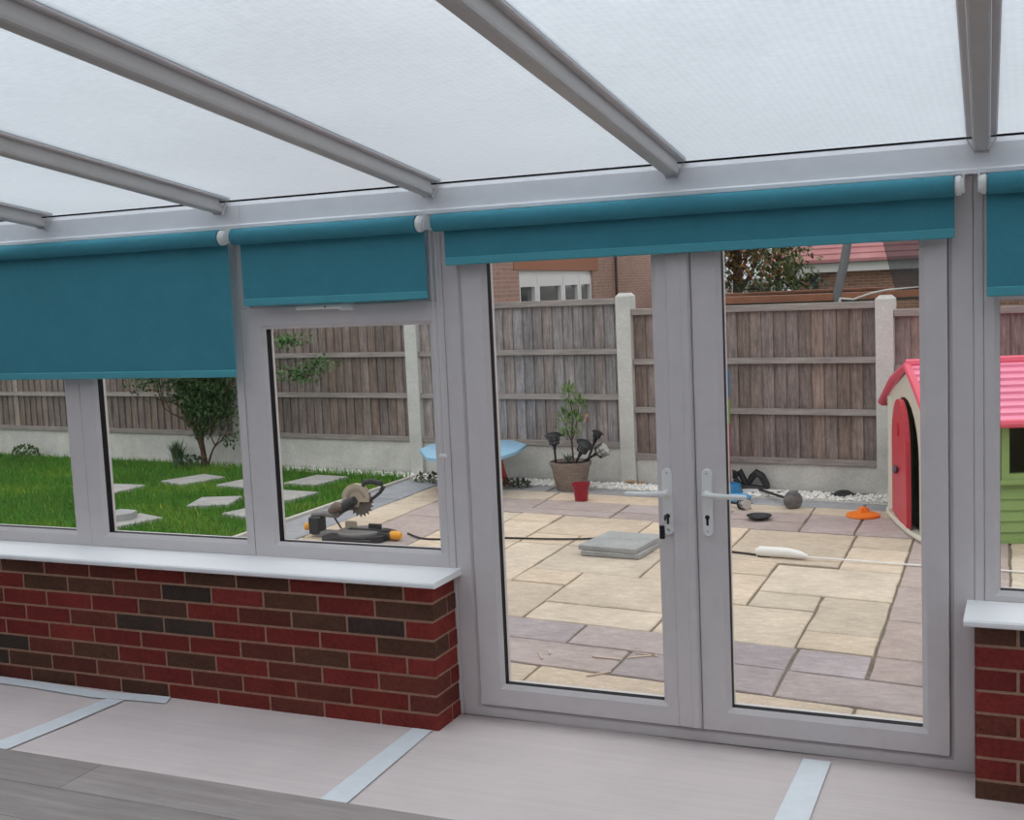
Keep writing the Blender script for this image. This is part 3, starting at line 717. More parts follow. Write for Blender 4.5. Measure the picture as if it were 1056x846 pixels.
# ------------------------------------------------------------------ plants
def leaf(s, p, d, up, L, W, c):
    """bent two-quad leaf"""
    d = d.normalized(); a = d.cross(up); a = a.normalized() if a.length > 1e-3 else Vector((1, 0, 0)); n = a.cross(d)
    v = rnd(.7, 1.3); s.c = tuple(k * v for k in c)
    p0 = p; p1 = p + d * L * .5 + n * L * .06; p2 = p + d * L
    V = [s.bm.verts.new(q) for q in (p0, p1 + a * W / 2 - n * W * .15, p2, p1 - a * W / 2 - n * W * .15, p1)]
    s.face([V[0], V[1], V[4]]); s.face([V[1], V[2], V[4]]); s.face([V[2], V[3], V[4]]); s.face([V[3], V[0], V[4]])
def rdir(): 
    while True:
        v = Vector((rnd(-1, 1), rnd(-1, 1), rnd(-1, 1)))
        if .1 < v.length < 1: return v.normalized()
# garden shrub
random.seed(42)
bx0 = Vector((-8.22, 6.12, LAWN)); t = empty('garden_shrub', bx0)
def rel(v): return Vector(v) - bx0
s = MB(); sl = MB(); tips = []
def branch(p, d, L, r, depth):
    pts = [p]; q = p.copy()
    for i in range(4):
        d = (d + rdir() * .22).normalized(); q = q + d * L / 4; pts.append(q.copy())
    s.tube(pts, [r * (1 - .14 * i) for i in range(5)], 6)
    if depth == 0: tips.append(q); return
    for k in range(random.choice((2, 3))):
        branch(q if k else pts[3], (d + rdir() * .75 + Vector((0, 0, .15))).normalized(), L * rnd(.6, .85), r * .55, depth - 1)
P0 = Vector((0, 0, -.02))
branch(P0, Vector((.10, 0, 1)), .42, .040, 3); branch(P0 + Vector((.02, 0, .12)), Vector((-.45, 0, 1)), .45, .022, 2); branch(P0 + Vector((.03, 0, 0)), Vector((.5, 0, .9)), .40, .016, 2)
branch(Vector((-.08, 0, .42)), Vector((-1, .0, .45)), .5, .015, 2)
s.build('stem', BARK, t)
cnt = 0
def blob(c, rad, n, sz, cc, thick=.55):
    for k in range(n):
        v = rdir(); p = Vector(c) + Vector((v.x * rad[0], v.y * rad[1], v.z * rad[2])) * rnd(thick, 1.0)
        if p.y + bx0.y > FY(p.x + bx0.x) - .12: p.y = FY(p.x + bx0.x) - .12 - bx0.y - rnd(0, .1)
        leaf(sl, p, (rdir() + Vector((0, 0, -.2))), Vector((0, 0, 1)), sz * rnd(.7, 1.3), sz * .55, cc)
gr = (.045, .10, .026)
blob((.10, -.05, .92), (.42, .26, .42), 5200, .055, gr, .25)
blob((.16, -.08, .62), (.30, .2, .22), 1500, .05, gr, .2)
blob((-.02, -.05, 1.35), (.7, .25, .32), 1500, .055, gr, .2)
blob((-.60, -.05, 1.02), (.42, .2, .22), 620, .05, (.07, .15, .045), .2)
blob((.05, -.05, .40), (.16, .12, .08), 130, .045, gr, .2)
blob((.38, -.05, .32), (.14, .1, .09), 60, .05, gr, .2)
blob((1.25, -.12, 1.36), (.35, .12, .10), 240, .05, (.09, .19, .06), .1)
blob((1.35, -.12, 1.02), (.36, .12, .13), 300, .05, (.09, .19, .06), .1)
blob((1.60, -.12, 1.12), (.28, .12, .10), 160, .05, (.09, .19, .06), .1)
for tp in tips:
    for k in range(10): leaf(sl, tp + rdir() * .08, rdir(), Vector((0, 0, 1)), .05, .028, gr)
s2 = MB(); s2.tube([(.1, 0, .6), (.55, -.1, .95), (.95, -.12, 1.13), (1.35, -.12, 1.03), (1.55, -.12, 1.05)], [.010, .007, .005, .004, .002], 6); s2.tube([(.1, 0, .8), (.5, -.08, 1.25), (1.0, -.12, 1.42), (1.2, -.12, 1.45)], [.008, .006, .004, .002], 6)
s2.build('side_branch', BARK, t)
sl.build('foliage', LEAF, t)
tag(t, 'bushy green garden shrub with a forked stem at the back of the lawn', 'shrub')

def tuft(name, loc, n, h, spread, cc, label, catg='plant', w=.006, group=None):
    s = MB()
    for k in range(n):
        a = rnd(0, 2 * PI); r = rnd(0, spread * .35); hh = h * rnd(.6, 1.1); o = Vector((math.cos(a) * r, math.sin(a) * r, 0)); d = Vector((math.cos(a), math.sin(a), 0)) * rnd(.2, 1) * spread
        v = rnd(.7, 1.3); s.c = tuple(q * v for q in cc); b = Vector((-math.sin(a), math.cos(a), 0)) * w
        m = o + d * .4 + Vector((0, 0, hh * .7)); e = o + d + Vector((0, 0, hh))
        V = [s.bm.verts.new(q) for q in (o - b, o + b, m + b * .8, m - b * .8, e)]
        s.face([V[0], V[1], V[2], V[3]]); s.face([V[3], V[2], V[4]])
    o = s.build(name, LEAF); o.location = loc; tag(o, label, catg, group); return o
tuft('grass_tuft', (-8.72, 6.30, LAWN), 110, .26, .14, (.08, .15, .06), 'spiky grey green tuft of grass left of the shrub stem', 'grass tuft', .008)
def clump(loc, n, r, h, cc, label, sz=.05):
    s = MB()
    for k in range(n):
        v = rdir(); p = Vector((v.x * r, v.y * r * .6, abs(v.z) * h))
        leaf(s, p, rdir() + Vector((0, 0, .6)), Vector((0, 0, 1)), sz, sz * .6, cc)
    for k in range(7): a = k; s.tube([(0, 0, 0), (math.cos(a) * r * .6, math.sin(a) * r * .3, h * .7)], .003, 4)
    o = s.build('small_plant', LEAF); o.location = loc; tag(o, label, 'plant'); return o
clump((-8.50 + .12, 6.10, LAWN), 160, .20, .12, (.075, .13, .075), 'low bluish green bedding plant at the foot of the shrub')
clump((-5.30, 5.78, GZ), 90, .16, .07, (.09, .10, .05), 'scrubby weed at the corner of the lawn and patio below the blue table', .05)
clump((-4.35, 5.63, GZ), 90, .16, .06, (.06, .075, .045), 'dark low weed on the gravel beside the red table leg', .05)
clump((-11.2, 6.50, LAWN), 190, .2, .14, (.06, .13, .03), 'leafy weed at the far left by the fence')

# potted plant
pc = Vector((-3.77, 5.60, GZ)); t = empty('plant_pot', pc)
s = MB(); s.lathe([(.125, 0), (.133, .01), (.170, .20), (.186, .225), (.190, .255), (.176, .257), (.170, .235), (.155, .232)], n=32); s.build('pot', TERRA, t, 'auto')
s = MB(); s.lathe([(.10, .22), (.163, .224), (.15, .234), (.01, .242)], n=20); s.build('soil', SOIL, t)
tag(t, 'round ribbed stone-coloured plant pot on the gravel, holding plant and solar lights', 'plant pot')
random.seed(9)
p0 = pc + Vector((.03, .0, .238)); t = empty('potted_plant', p0)
s = MB(); s.tube([(0, 0, 0), (-.01, 0, .2), (.01, 0, .42), (-.02, 0, .62)], [.009, .008, .006, .004], 6); s.tube([(0, 0, .22), (.05, 0, .38), (.07, 0, .5)], [.006, .005, .003], 6); s.tube([(0, 0, .18), (-.06, 0, .3), (-.075, 0, .38)], [.005, .004, .003], 6); s.build('stem', BARK, t)
s = MB()
for c, r, h, n in (((-.02, 0, .62), .075, .09, 90), ((.075, 0, .50), .055, .10, 70), ((-.07, 0, .37), .07, .12, 90), ((.03, 0, .36), .08, .10, 90)):
    for k in range(n):
        v = rdir(); p = Vector(c) + Vector((v.x * r * .4, v.y * r * .4, v.z * h * .6)); leaf(s, p, v + Vector((0, 0, .35)), Vector((0, 0, 1)), .085, .016, (.16, .27, .075))
for k in range(16): a = k; leaf(s, Vector((-.05, 0, 0)), Vector((math.cos(a), math.sin(a), 1.2)), Vector((0, 0, 1)), .12, .012, (.10, .13, .09))
for k in range(4): leaf(s, Vector((.13, 0, .40)) + rdir() * .02, rdir(), Vector((0, 0, 1)), .05, .03, (.55, .28, .18))
s.build('foliage', LEAF, t); tag(t, 'upright green plant with narrow leaves growing in the stone pot', 'plant')

# solar garden lights
def solar(loc, rot, L, label, spike=True, head=1.0, glassm=None, capm=None, cap=True):
    """stake light along local z; origin at the foot of its stake"""
    t = empty('solar_light', loc); t.rotation_euler = rot
    s = MB(); s.tube([(0, 0, 0), (0, 0, .012), (0, 0, L)], [.003, .011, .011], 8); s.tube([(0, 0, L - .03), (0, 0, L)], .016, 10); s.build('stake', BLACKP, t)
    s = MB(); h = head; s.lathe([(.020, L), (.030 * h, L + .010), (.048 * h, L + .016), (.048 * h, L + .022), (.02 * h, L + .024)], n=16)
    for k in range(8): a = k * PI / 4; s.tube([(.044 * h * math.cos(a), .044 * h * math.sin(a), L + .018), (.052 * h * math.cos(a), .052 * h * math.sin(a), L + .085 * h)], .0038, 5)
    for z in (.05 * h,): 
        pts = [(.048 * h * math.cos(k * PI / 8), .048 * h * math.sin(k * PI / 8), L + z) for k in range(17)]; s.tube(pts, .003, 5, False)
    s.build('cage', BLACKP, t)
    s = MB(); s.lathe([(.036 * h, L + .02), (.042 * h, L + .085 * h)], n=14); s.build('lens', glassm or GREYP, t)
    if cap:
     s = MB(); s.lathe([(.05 * h, L + .083 * h), (.082 * h, L + .086 * h), (.080 * h, L + .095 * h), (.045 * h, L + .118 * h), (.02 * h, L + .122 * h)], n=20); s.build('cap', capm or BLACKP, t, 'auto')
    tag(t, label, 'solar light', 'solar stake lights'); return t
LENS = mat('clear_lens', (.55, .55, .54), .3, .5)
solar(pc + Vector((-.115, -.06, .20)), (0, -.04, 0), .20, 'upright black solar lantern at the left of the stone pot', head=1.0, glassm=GREYP)
solar(pc + Vector((.06, -.07, .225)), (.1, .55, 0), .14, 'black solar lantern leaning right in the stone pot', glassm=GREYP)
solar(pc + Vector((.07, .02, .225)), (0, 1.05, .0), .20, 'black solar lantern tipped over to the right with its pale caged lens showing', glassm=LENS, cap=False, head=1.2)
solar(pc + Vector((.12, .10, .23)), (-.15, .35, 0), .22, 'dark solar lantern standing behind the two leaning ones in the pot', head=.7, glassm=GREYP)
# small crimson pot
s = MB(); s.lathe([(.048, 0), (.054, .004), (.068, .125), (.076, .127), (.078, .152), (.071, .153), (.066, .13), (.05, .01)], n=28)
o = s.build('flower_pot', MAROON, None, 'auto'); o.location = (-3.49, 5.10, GZ); tag(o, 'small crimson plastic flower pot in front of the stone pot', 'plant pot')

# blue table with red legs
tc0 = Vector((-4.70, 5.42, GZ))
t = empty('childrens_table', tc0)
s = MB(); o8 = [(-.15, -.50), (.22, -.67), (.50, -.59), (.52, -.08), (.44, .35), (.20, .61), (-.18, .61), (-.52, .27), (-.46, -.05)]
HT = .38
def sc(p, k, z): return [s.bm.verts.new(Vector((a * k, b * k, z))) for a, b in p]
s.loft([sc(o8, .93, HT - .045), sc(o8, 1.0, HT - .035), sc(o8, 1.0, HT - .008), sc(o8, .97, HT)])
s.build('table_top', BLUEP, t, 'auto')
for (x, y, dx, dy) in ((.16, .28, .075, .05), (-.18, .26, -.06, .06), (.02, -.22, .04, -.06), (-.16, -.10, -.05, -.06)):
    s = MB(); s.tube([(x, y, HT - .04), (x + dx * .7, y + dy * .7, .10), (x + dx, y + dy, 0.0)], [.032, .026, .030], 10); s.build('leg', REDLEG, t)
tag(t, 'low pale blue plastic childrens table with splayed red legs', 'table')

# ------------------------------------------------------------------ patio clutter
def slab_stack():
    labs = ['upper grey slab of the small stack on the patio', 'lower grey slab of the small stack on the patio']
    for k, (dz, rz_, sh) in enumerate(((.034, .0, 0), (0, .06, .012))):
        s = MB(); s.box(-.20, .22, -.24, .24, 0, .033, bev=.004)
        o = s.build('paving_slab', SLABG); o.location = (-2.585 + sh, 3.43 - sh, GZ + .001 + dz + .0015); o.rotation_euler = (0, 0, -.12 + rz_); tag(o, labs[k], 'paving slab')
slab_stack()

# white long reach tool
t = empty('garden_tool', (-1.48, 3.40, GZ))
def tl(x, y, z): return Vector((x + 1.48, y - 3.40, z - GZ))
s = MB(); s.tube([tl(-1.655, 3.44, GZ + .030), tl(-1.63, 3.435, GZ + .036), tl(-1.45, 3.42, GZ + .036), tl(-1.37, 3.40, GZ + .032), tl(-1.32, 3.39, GZ + .026)], [.022, .034, .033, .026, .012], 14); s.build('handle', WHITEP, t, 'auto')
s = MB(); s.box(.0, .085, -.013, .013, 0, .012, m=Matrix.Translation(tl(-1.645, 3.425, GZ)), bev=.004); s.build('trigger', DARKIN, t)
s = MB(); s.tube([tl(-1.33, 3.39, GZ + .022), tl(-.63, 3.37, GZ + .010), tl(.25, 3.34, GZ + .008)], [.0065, .0065, .006], 8); s.build('pole', WHITEP, t)
tag(t, 'white long reach garden tool lying on the patio with a thin white pole', 'garden tool')
# power cable from the saw to the tool
cp = [(-4.31, 3.56), (-4.1, 3.42), (-3.85, 3.46), (-3.57, 3.56), (-3.2, 3.60), (-2.93, 3.66), (-2.75, 3.75), (-2.5, 3.76), (-2.3, 3.60), (-2.15, 3.50), (-1.90, 3.50), (-1.75, 3.47), (-1.66, 3.44)]
def smoothpts(P, n=6):
    out = []
    for i in range(len(P) - 1):
        p0 = P[max(i - 1, 0)]; p1 = P[i]; p2 = P[i + 1]; p3 = P[min(i + 2, len(P) - 1)]
        for k in range(n):
            t = k / n; out.append(tuple(.5 * ((2 * b) + (-a + c) * t + (2 * a - 5 * b + 4 * c - d) * t * t + (-a + 3 * b - 3 * c + d) * t ** 3) for a, b, c, d in zip(p0, p1, p2, p3)))
    out.append(P[-1]); return out
s = MB(); s.tube([(x, y, GZ + .009) for x, y in smoothpts(cp)], .007, 6); tag(s.build('power_cable', CABLE), 'black power cable snaking across the patio to the white tool', 'cable')

# wood offcuts
for (a, b, w) in (((611, 677.5), (640, 680.5), .012), ((647, 679), (677, 676), .012), ((605, 697.5), (630, 693), .012), ((656, 674), (678, 677), .010), ((556, 673), (559, 680), .010), ((566, 671), (567, 675), .008)):
    A = atZ(*a, GZ + .004); B = atZ(*b, GZ + .004); L = (B - A).length; an = math.atan2(B.y - A.y, B.x - A.x)
    s = MB(); s.box(-L / 2, L / 2, -w / 2, w / 2, 0, .006); o = s.build('wood_offcut', CARD); o.location = ((A.x + B.x) / 2, (A.y + B.y) / 2, GZ + .0015); o.rotation_euler = (0, 0, an)
    o['k'] = 0; del o['k']
    lab = {611: 'thin pale wood offcut on the paving, middle of the group by the left door', 647: 'thin pale wood offcut furthest right, lower one of the crossed pair', 605: 'thin pale wood offcut closest to the left glazed door', 656: 'thin pale wood offcut furthest right, upper one of the crossed pair', 556: 'short pale wood chip standing out at the left of the offcuts', 566: 'tiniest pale wood chip left of the offcuts'}[a[0]]
    tag(o, lab, 'wood offcut', 'wood offcuts on the paving')

# orange lid, black dishes
def obj_at(mb, name, m, px, py, label, cat, sm='auto', rot=(0, 0, 0), dz=.0, par=None):
    P = atZ(px, py, GZ + dz); o = mb.build(name, m, None, sm); o.location = P; o.rotation_euler = rot; tag(o, label, cat); return o
s = MB(); s.lathe([(.118, 0), (.124, .006), (.120, .020), (.085, .032), (.045, .036), (.030, .062), (.018, .074), (.004, .076)], n=32)
for k in range(3): a = .4 + k * 2.1; s.tube([(.04 * math.cos(a), .04 * math.sin(a), .03), (.028 * math.cos(a), .028 * math.sin(a), .066)], .012, 8)
obj_at(s, 'toy_spinner', ORANGE, 890, 533, 'bright orange round plastic disc with a raised centre lying on the patio', 'toy')
s = MB(); s.lathe([(.03, .0), (.06, .004), (.095, .032), (.092, .036), (.055, .012), (.01, .010)], n=28)
obj_at(s, 'plastic_dish', BLACKP, 783, 536, 'shallow black plastic dish on the patio in front of the fallen lights', 'dish')
s = MB(); s.lathe([(.02, .0), (.088, .008), (.090, .014), (.05, .040), (.02, .046), (.008, .048)], n=28)
s.box(-.1, -.075, -.01, .01, .012, .02); s.box(.075, .1, -.01, .01, .012, .02)
obj_at(s, 'light_cap', BLACKP, 870, 511.5, 'black domed lamp cap lying on the white gravel', 'lamp cap')
# fallen lights by the right door
def lying(px0, py0, px1, py1, label, h=1.0, lens=GREYP, L=.22, **kw):
    A = atZ(px0, py0, GZ + .03); B = atZ(px1, py1, GZ + .045); d = (B - A); yaw = math.atan2(d.y, d.x)
    t = solar(A, (0, PI / 2 - .06, 0), d.length * .80, label, head=h, glassm=lens, **kw); t.rotation_euler = Matrix.Rotation(yaw, 3, 'Z').to_euler(); e = (Matrix.Rotation(yaw, 3, 'Z') @ Matrix.Rotation(PI / 2 - .05, 3, 'Y')).to_euler(); t.rotation_euler = e
    return t
lying(783, 505, 822, 521, 'fallen black solar light with a grey head pointing right', .95, GREYP, capm=mat('mottled_grey_cap', (.16, .16, .165), .5, .4, noise=(30, .5, one)))  # uneven grey stands in for the reflective inside of an open head
lying(744, 517, 768, 520, 'fallen solar light with a clear caged lens facing the glass, beside the blue block', 1.0, LENS, cap=False)
# black stakes / strap shapes
s = MB()
P1 = Vector((0, 0, 0))
s.tube([(-.10, 0, .10), (-.09, .0, .16), (-.06, 0, .17), (-.02, 0, .09), (0, 0, .03)], [.02, .035, .03, .028, .02], 8)
s.tube([(.0, .02, .04), (.05, 0, .12), (.09, 0, .155), (.13, 0, .13), (.17, 0, .06), (.18, 0, .02)], [.02, .03, .035, .034, .028, .02], 8)
s.tube([(-.10, 0, .10), (-.04, 0, .03), (.06, 0, .025), (.18, 0, .02)], [.022, .028, .03, .022], 8)
P = atZ(770, 506, GZ); o = s.build('garden_boots', BLACKP, None, 'auto'); o.location = P; tag(o, 'tangled black rubbery shape lying on the gravel behind the fallen lights', 'garden clutter')
s = MB(); s.box(-.16, .16, -.10, .10, 0, .055, bev=.02); P = atZ(757, 520, GZ); o = s.build('plastic_float', mat('sky_blue_plastic', lin(90, 175, 230), .4, .4), None, 'auto'); o.location = P + Vector((-.06, .1, 0)); tag(o, 'sky blue plastic block beside the fallen lights', 'toy')
s = MB(); s.prism([(-.2, -.05), (.12, -.09), (.26, .02), (.0, .10)], 0, .004, 'z'); P = atZ(775, 508, GZ); o = s.build('plastic_bag', WHITEP); o.location = P + Vector((.02, .02, .015)); tag(o, 'crumpled white plastic sheet under the black clutter', 'plastic sheet')
# copper coloured scrap by the post
s = MB(); s.tube([(-.10, 0, .02), (-.02, .01, .028), (.02, 0, .02)], [.008, .013, .007], 7); s.lathe([(.01, 0), (.036, .008), (.03, .026), (.01, .03)], (.05, 0, 0), 12)
P = atZ(655, 500, GZ); o_ = 0; o = s.build('metal_ornament', mat('copper', (.42, .28, .17), .3, .5, .5), None, 'auto'); o.location = P; tag(o, 'small copper coloured ornament on the gravel near the fence post', 'ornament')
# tall toy edge seen beside the right leaf
t = empty('toy_hoop_stand', (atY(743.5, 440, 5.62).x, 5.62, GZ))
cB, cG, cR = mat('toy_blue', lin(50, 135, 190), .4, .4), mat('toy_green', lin(120, 190, 60), .4, .4), mat('toy_red', lin(215, 50, 70), .4, .4)
s = MB(); s.lathe([(.16, 0), (.17, .01), (.15, .08), (.06, .10)], n=24); s.build('base', cB, t)
s = MB(); s.tube([(.0, 0, .09), (0, 0, .62)], .072, 14); s.build('post', cR, t)
s = MB(); s.tube([(0, 0, .60), (0, 0, .80)], [.076, .076], 14); s.build('collar', cG, t)
s = MB(); s.box(-.075, .075, -.06, .06, .80, 1.07, bev=.03); s.build('backboard', cB, t)
tag(t, 'tall blue, green and red plastic toy just showing past the door stile', 'toy')

# ------------------------------------------------------------------ mitre saw
YS = 3.35
def sp(px, py, dy=0): P = atY(px, py, YS + dy); return P
so = Vector((-4.62, YS, GZ)); t = empty('mitre_saw', so)
def q(px, py, dy=0): return sp(px, py, dy) - so
def T(pts, r, name, m, par=t, n=10, sm='auto'):
    s = MB(); s.tube([q(*p) for p in pts], r, n); return s.build(name, m, par, sm)
# base with two wings
s = MB()
a = q(345, 556); b = q(400, 553)
s.loft([[s.bm.verts.new(Vector((x, y, z))) for x, y in ((a.x, -.17), (a.x + .13, -.21), (b.x - .10, -.19), (b.x, -.10), (b.x, .14), (b.x - .12, .20), (a.x + .1, .2), (a.x, .14))] for z in (.0, .035, .045)])
s.build('base', SAWDARK, t)
s = MB(); s.lathe([(.17, .045), (.17, .062), (.16, .068), (.02, .070)], ((a.x + b.x) / 2, 0, 0), 28); s.build('turntable', SAWGREY, t)
s = MB(); s.box(a.x + .02, b.x - .03, -.205, -.185, .012, .038, bev=.004); s.box(b.x - .16, b.x + .03, -.045, .045, .02, .062, bev=.01); s.build('arm_rest', SAWDARK, t)
s = MB(); s.box((a.x + b.x) / 2 - .10, (a.x + b.x) / 2 + .24, -.02, .02, .058, .078, bev=.004); s.build('mitre_arm', SAWDARK, t)
# yellow front handle
s = MB(); c = q(408, 552.5); s.tube([c + Vector((-.055, 0, .0)), c + Vector((-.03, 0, .0)), c + Vector((.015, 0, 0)), c + Vector((.045, 0, 0))], [.018, .034, .036, .022], 12); s.build('front_handle', SAWYEL, t, 'auto')
# fence
s = MB(); f = q(352, 545); g = q(390, 541); s.box(f.x + .02, f.x + .12, .02, .04, .06, .125, bev=.005); s.build('saw_fence', SAWBEIGE, t)
s = MB(); s.box(g.x - .10, g.x + .01, .02, .04, .07, .112, bev=.005); s.build('saw_fence', SAWDARK, t)
# rear slide / pivot post
s = MB(); pz = q(327, 532); pb = q(327, 553)
s.box(pz.x - .055, pz.x + .05, -.05, .05, max(.02, pb.z), pz.z, bev=.012); s.build('pivot_post', SAWDARK, t)
s = MB(); s.box(pz.x + .0, a.x + .08, -.045, .045, .0, .05, bev=.008); s.build('slide_bracket', SAWGREY, t)
c = q(317.5, 543); s = MB(); s.tube([c + Vector((.03, 0, 0)), c + Vector((0, 0, 0)), c + Vector((-.015, 0, 0)), c + Vector((-.022, 0, 0))], [.012, .030, .030, .016], 12); s.build('knob', SAWYEL, t, 'auto')
# arm
T([(322, 531), (335, 530), (347, 531), (356, 523), (366, 516)], [.016, .024, .027, .030, .028], 'arm', SAWGREY)
T([(341, 527, -.03), (347, 523, -.05), (354, 523, -.05)], [.026, .040, .028], 'motor', mat('motor_brown', (.14, .105, .08), .5, .4))
T([(350, 527, -.02), (358, 521, -.04), (366, 516, -.05)], [.026, .044, .030], 'gear_housing', SAWDARK)
T([(345, 534, .03), (352, 545, .03)], .007, 'return_spring', SAWDARK)
# blade (toothed disc) in the xz plane
def disc(c, r0, teeth, y0, y1, m, name, a0=0, a1=2 * PI, par=t):
    s = MB(); pts = []
    n = teeth * 2
    for k in range(n):
        a = a0 + (a1 - a0) * k / n; r = r0 * (1.0 if k % 2 == 0 else .80); pts.append((c.x + r * math.cos(a), c.z + r * math.sin(a)))
    if a1 - a0 < 6: pts.append((c.x + r0 * math.cos(a1), c.z + r0 * math.sin(a1)))
    s.prism(pts, c.y + y0, c.y + y1, 'y'); return s.build(name, m, par)
bc = q(371.5, 517.5); disc(bc, .118, 20, -.0015, .0015, STEEL, 'blade')
s = MB(); s.tube([bc + Vector((0, -.02, 0)), bc + Vector((0, .0, 0))], .016, 14); s.build('arbor', SAWDARK, t)
gc = q(368, 514.5)
s = MB(); pts = [(gc.x + .115 * math.cos(a), gc.z + .115 * math.sin(a)) for a in [math.radians(-8 + 206 * k / 24) for k in range(25)]]
pts += [(gc.x - .02, gc.z - .055), (gc.x + .02, gc.z - .060), (gc.x + .035, gc.z - .02)]
s.prism(pts, -.026, .02, 'y'); s.build('blade_guard', SAWBEIGE, t)
s = MB(); s.prism([(gc.x + .008 + .085 * math.cos(a), gc.z + .0 + .085 * math.sin(a)) for a in [math.radians(10 + 160 * k / 14) for k in range(15)]] + [(gc.x + .008 + .062 * math.cos(a), gc.z + .062 * math.sin(a)) for a in [math.radians(170 - 160 * k / 14) for k in range(15)]], -.031, -.0265, 'y'); s.build('guard_rib', mat('saw_guard_rib', lin(150, 140, 124), .5, .4), t)
T([(374, 502), (376, 497.5), (384, 496.5), (393, 499), (395.5, 502), (392, 508), (386, 513), (381, 517)], [.014, .021, .022, .021, .018, .013, .012, .012], 'handle', SAWDARK)
tag(t, 'compound mitre saw with raised toothed blade, beige guard and yellow knobs on the patio', 'mitre saw')

# ------------------------------------------------------------------ playhouse
pa = Vector((-1.0, 5.12, GZ)); gd = Vector((.304, -.953, 0)).normalized(); ld = Vector((.953, .304, 0))
ang = math.atan2(ld.y, ld.x)
# local frame: x along the long side, y from the camera-near corner back to the far corner
GW = 1.16; corner = pa + gd * GW
t = empty('playhouse', corner, ang)
PL, WH = 1.40, .98
RZ_, EZ = 1.16, .88    # ridge / eave heights above the ground
def arch(cx, w, h, n=12): return [(cx - w, 0.02)] + [(cx - w * math.cos(PI * k / n), h - w + w * math.sin(PI * k / n)) for k in range(n + 1)] + [(cx + w, 0.02)]
# gable end wall with arched opening (thick shell)
s = MB()
oc = GW - .53
ow = .42; oh = .92
outer = [(0.0, 0.0), (0.0, EZ + .02), (.52, RZ_ - .05), (GW, EZ + .02), (GW, 0.0)]
ar = arch(oc, ow, oh)
# build wall as strips around the arch: left pier, right pier, top fan
def wallpoly(poly): s.prism(poly, -.0, .05, 'x')
wallpoly([(0, 0), (oc - ow, 0), (oc - ow, oh - ow), (0, EZ + .02)])
wallpoly([(oc + ow, 0), (GW, 0), (GW, EZ + .02), (oc + ow, oh - ow)])
up = [(0, EZ + .02)] + ar[1:-1][:7] + [(.52, RZ_ - .05)]
n_ = len(ar) - 2; apex = (.52, RZ_ - .05)
arcp = ar[1:-1]; h2 = len(arcp) // 2
for k in range(len(arcp) - 1):
    A, B = arcp[k], arcp[k + 1]; tgt = (0, EZ + .02) if k < h2 else (GW, EZ + .02)
    wallpoly([A, B, tgt] if k < h2 else [A, B, tgt])
wallpoly([(0, EZ + .02), arcp[h2], apex]); wallpoly([arcp[h2], (GW, EZ + .02), apex])
s.build('gable_wall', CREAM, t)
# corner pillars and swollen foot
for y in (.03, GW - .03):
    s = MB(); s.tube([(.03, y, 0), (.03, y, .06), (.03, y, EZ)], [.065, .05, .045], 10); s.build('corner_post', CREAM, t, 'auto')
s = MB(); s.tube([(-.02, 0.0, .02), (-.05, .25, .02), (-.055, .6, .02), (-.045, 1.0, .02), (-.01, GW, .02)], .018, 8); s.box(-.03, .3, .1, GW - .1, .0, .02); s.build('threshold', CREAM, t)
# door slightly ajar, arched
dw = .345
hinge = Vector((-.02, oc + ow - .01, 0)); dm = Matrix.Translation(hinge) @ Matrix.Rotation(math.radians(-4), 4, 'Z')
s = MB(); pts = [(-2 * dw, .03)] + [(-dw - dw * math.cos(PI * k / 14), (oh - .02) - dw + dw * math.sin(PI * k / 14)) for k in range(15)] + [(0, .03)]
s.prism(pts, .012, .045, 'x', dm); dr = s.build('door', DOORR, t)
s = MB(); c = [(-dw + .035 * math.cos(a), oh - .24 + .05 * math.sin(a)) for a in [k * PI / 8 for k in range(16)]]; s.prism(c, .006, .013, 'x', dm); s.build('door_window', mat('door_window_red', lin(190, 35, 55), .4, .4), dr)
s = MB(); kp = dm @ Vector((.012, -dw + .02, .39)); s.lathe([(.012, 0), (.030, .012), (.034, .026), (.02, .036)], kp, 14, Matrix.Rotation(-PI / 2, 3, 'Y') @ Matrix.Scale(1, 3)); s.build('door_knob', mat('knob_mauve', (.10, .085, .12), .4, .4), dr, 'auto')
# long green side: lap boards with a window opening
s = MB(); bh = .0735; z = .0
wx0, wx1, wz0, wz1 = .515, .98, .464, .784
def lap(x0, x1, z0, z1): s.prism([(-.018, z0), (.0, z0), (0.0, z1), (-.004, z1)], x0, x1, 'x')
while z < EZ - .01:
    z2 = min(z + bh, EZ)
    if z2 <= wz0 or z >= wz1: lap(.05, PL, z, z2)
    else:
        lap(.05, wx0, z, z2); lap(wx1, PL, z, z2)
    z = z2
s.build('side_wall', LIME, t)
s = MB(); s.prism([(0.0, 0), (.02, 0), (.02, wz0), (0, wz0)], .05, PL, 'x'); s.box(.05, wx0, .0, .02, wz0, EZ); s.box(wx1, PL, .0, .02, wz0, EZ); s.box(wx0, wx1, 0, .02, wz1, EZ)
s.box(.05, PL, -.03, 0, .0, .025); s.build('side_wall', LIME, t)
s = MB(); o4 = (wx0 - .05, wx1 + .05, wz0 - .04, wz1 + .04); ring(s, o4, (wx0, wx1, wz0, wz1), [(0, .0), (0, -.035), (1, -.03), (1, .01)]); s.box(wx0 - .09, wx1 + .09, -.055, 0, wz0 - .075, wz0 - .04, bev=.008); s.build('window_surround', LIME, t)
s = MB(); s.box(PL - .04, PL, .02, GW, 0, EZ); s.box(.05, PL, GW - .04, GW, 0, EZ); s.box(.03, PL, .02, GW, 0.001, .02); s.build('back_walls', LIME, t)
s = MB(); s.box(.16, .18, .06, GW - .06, .03, EZ - .04); s.build('inner_shade_panel', DARKIN, t)  # dark sheet standing in for the shade inside the playhouse
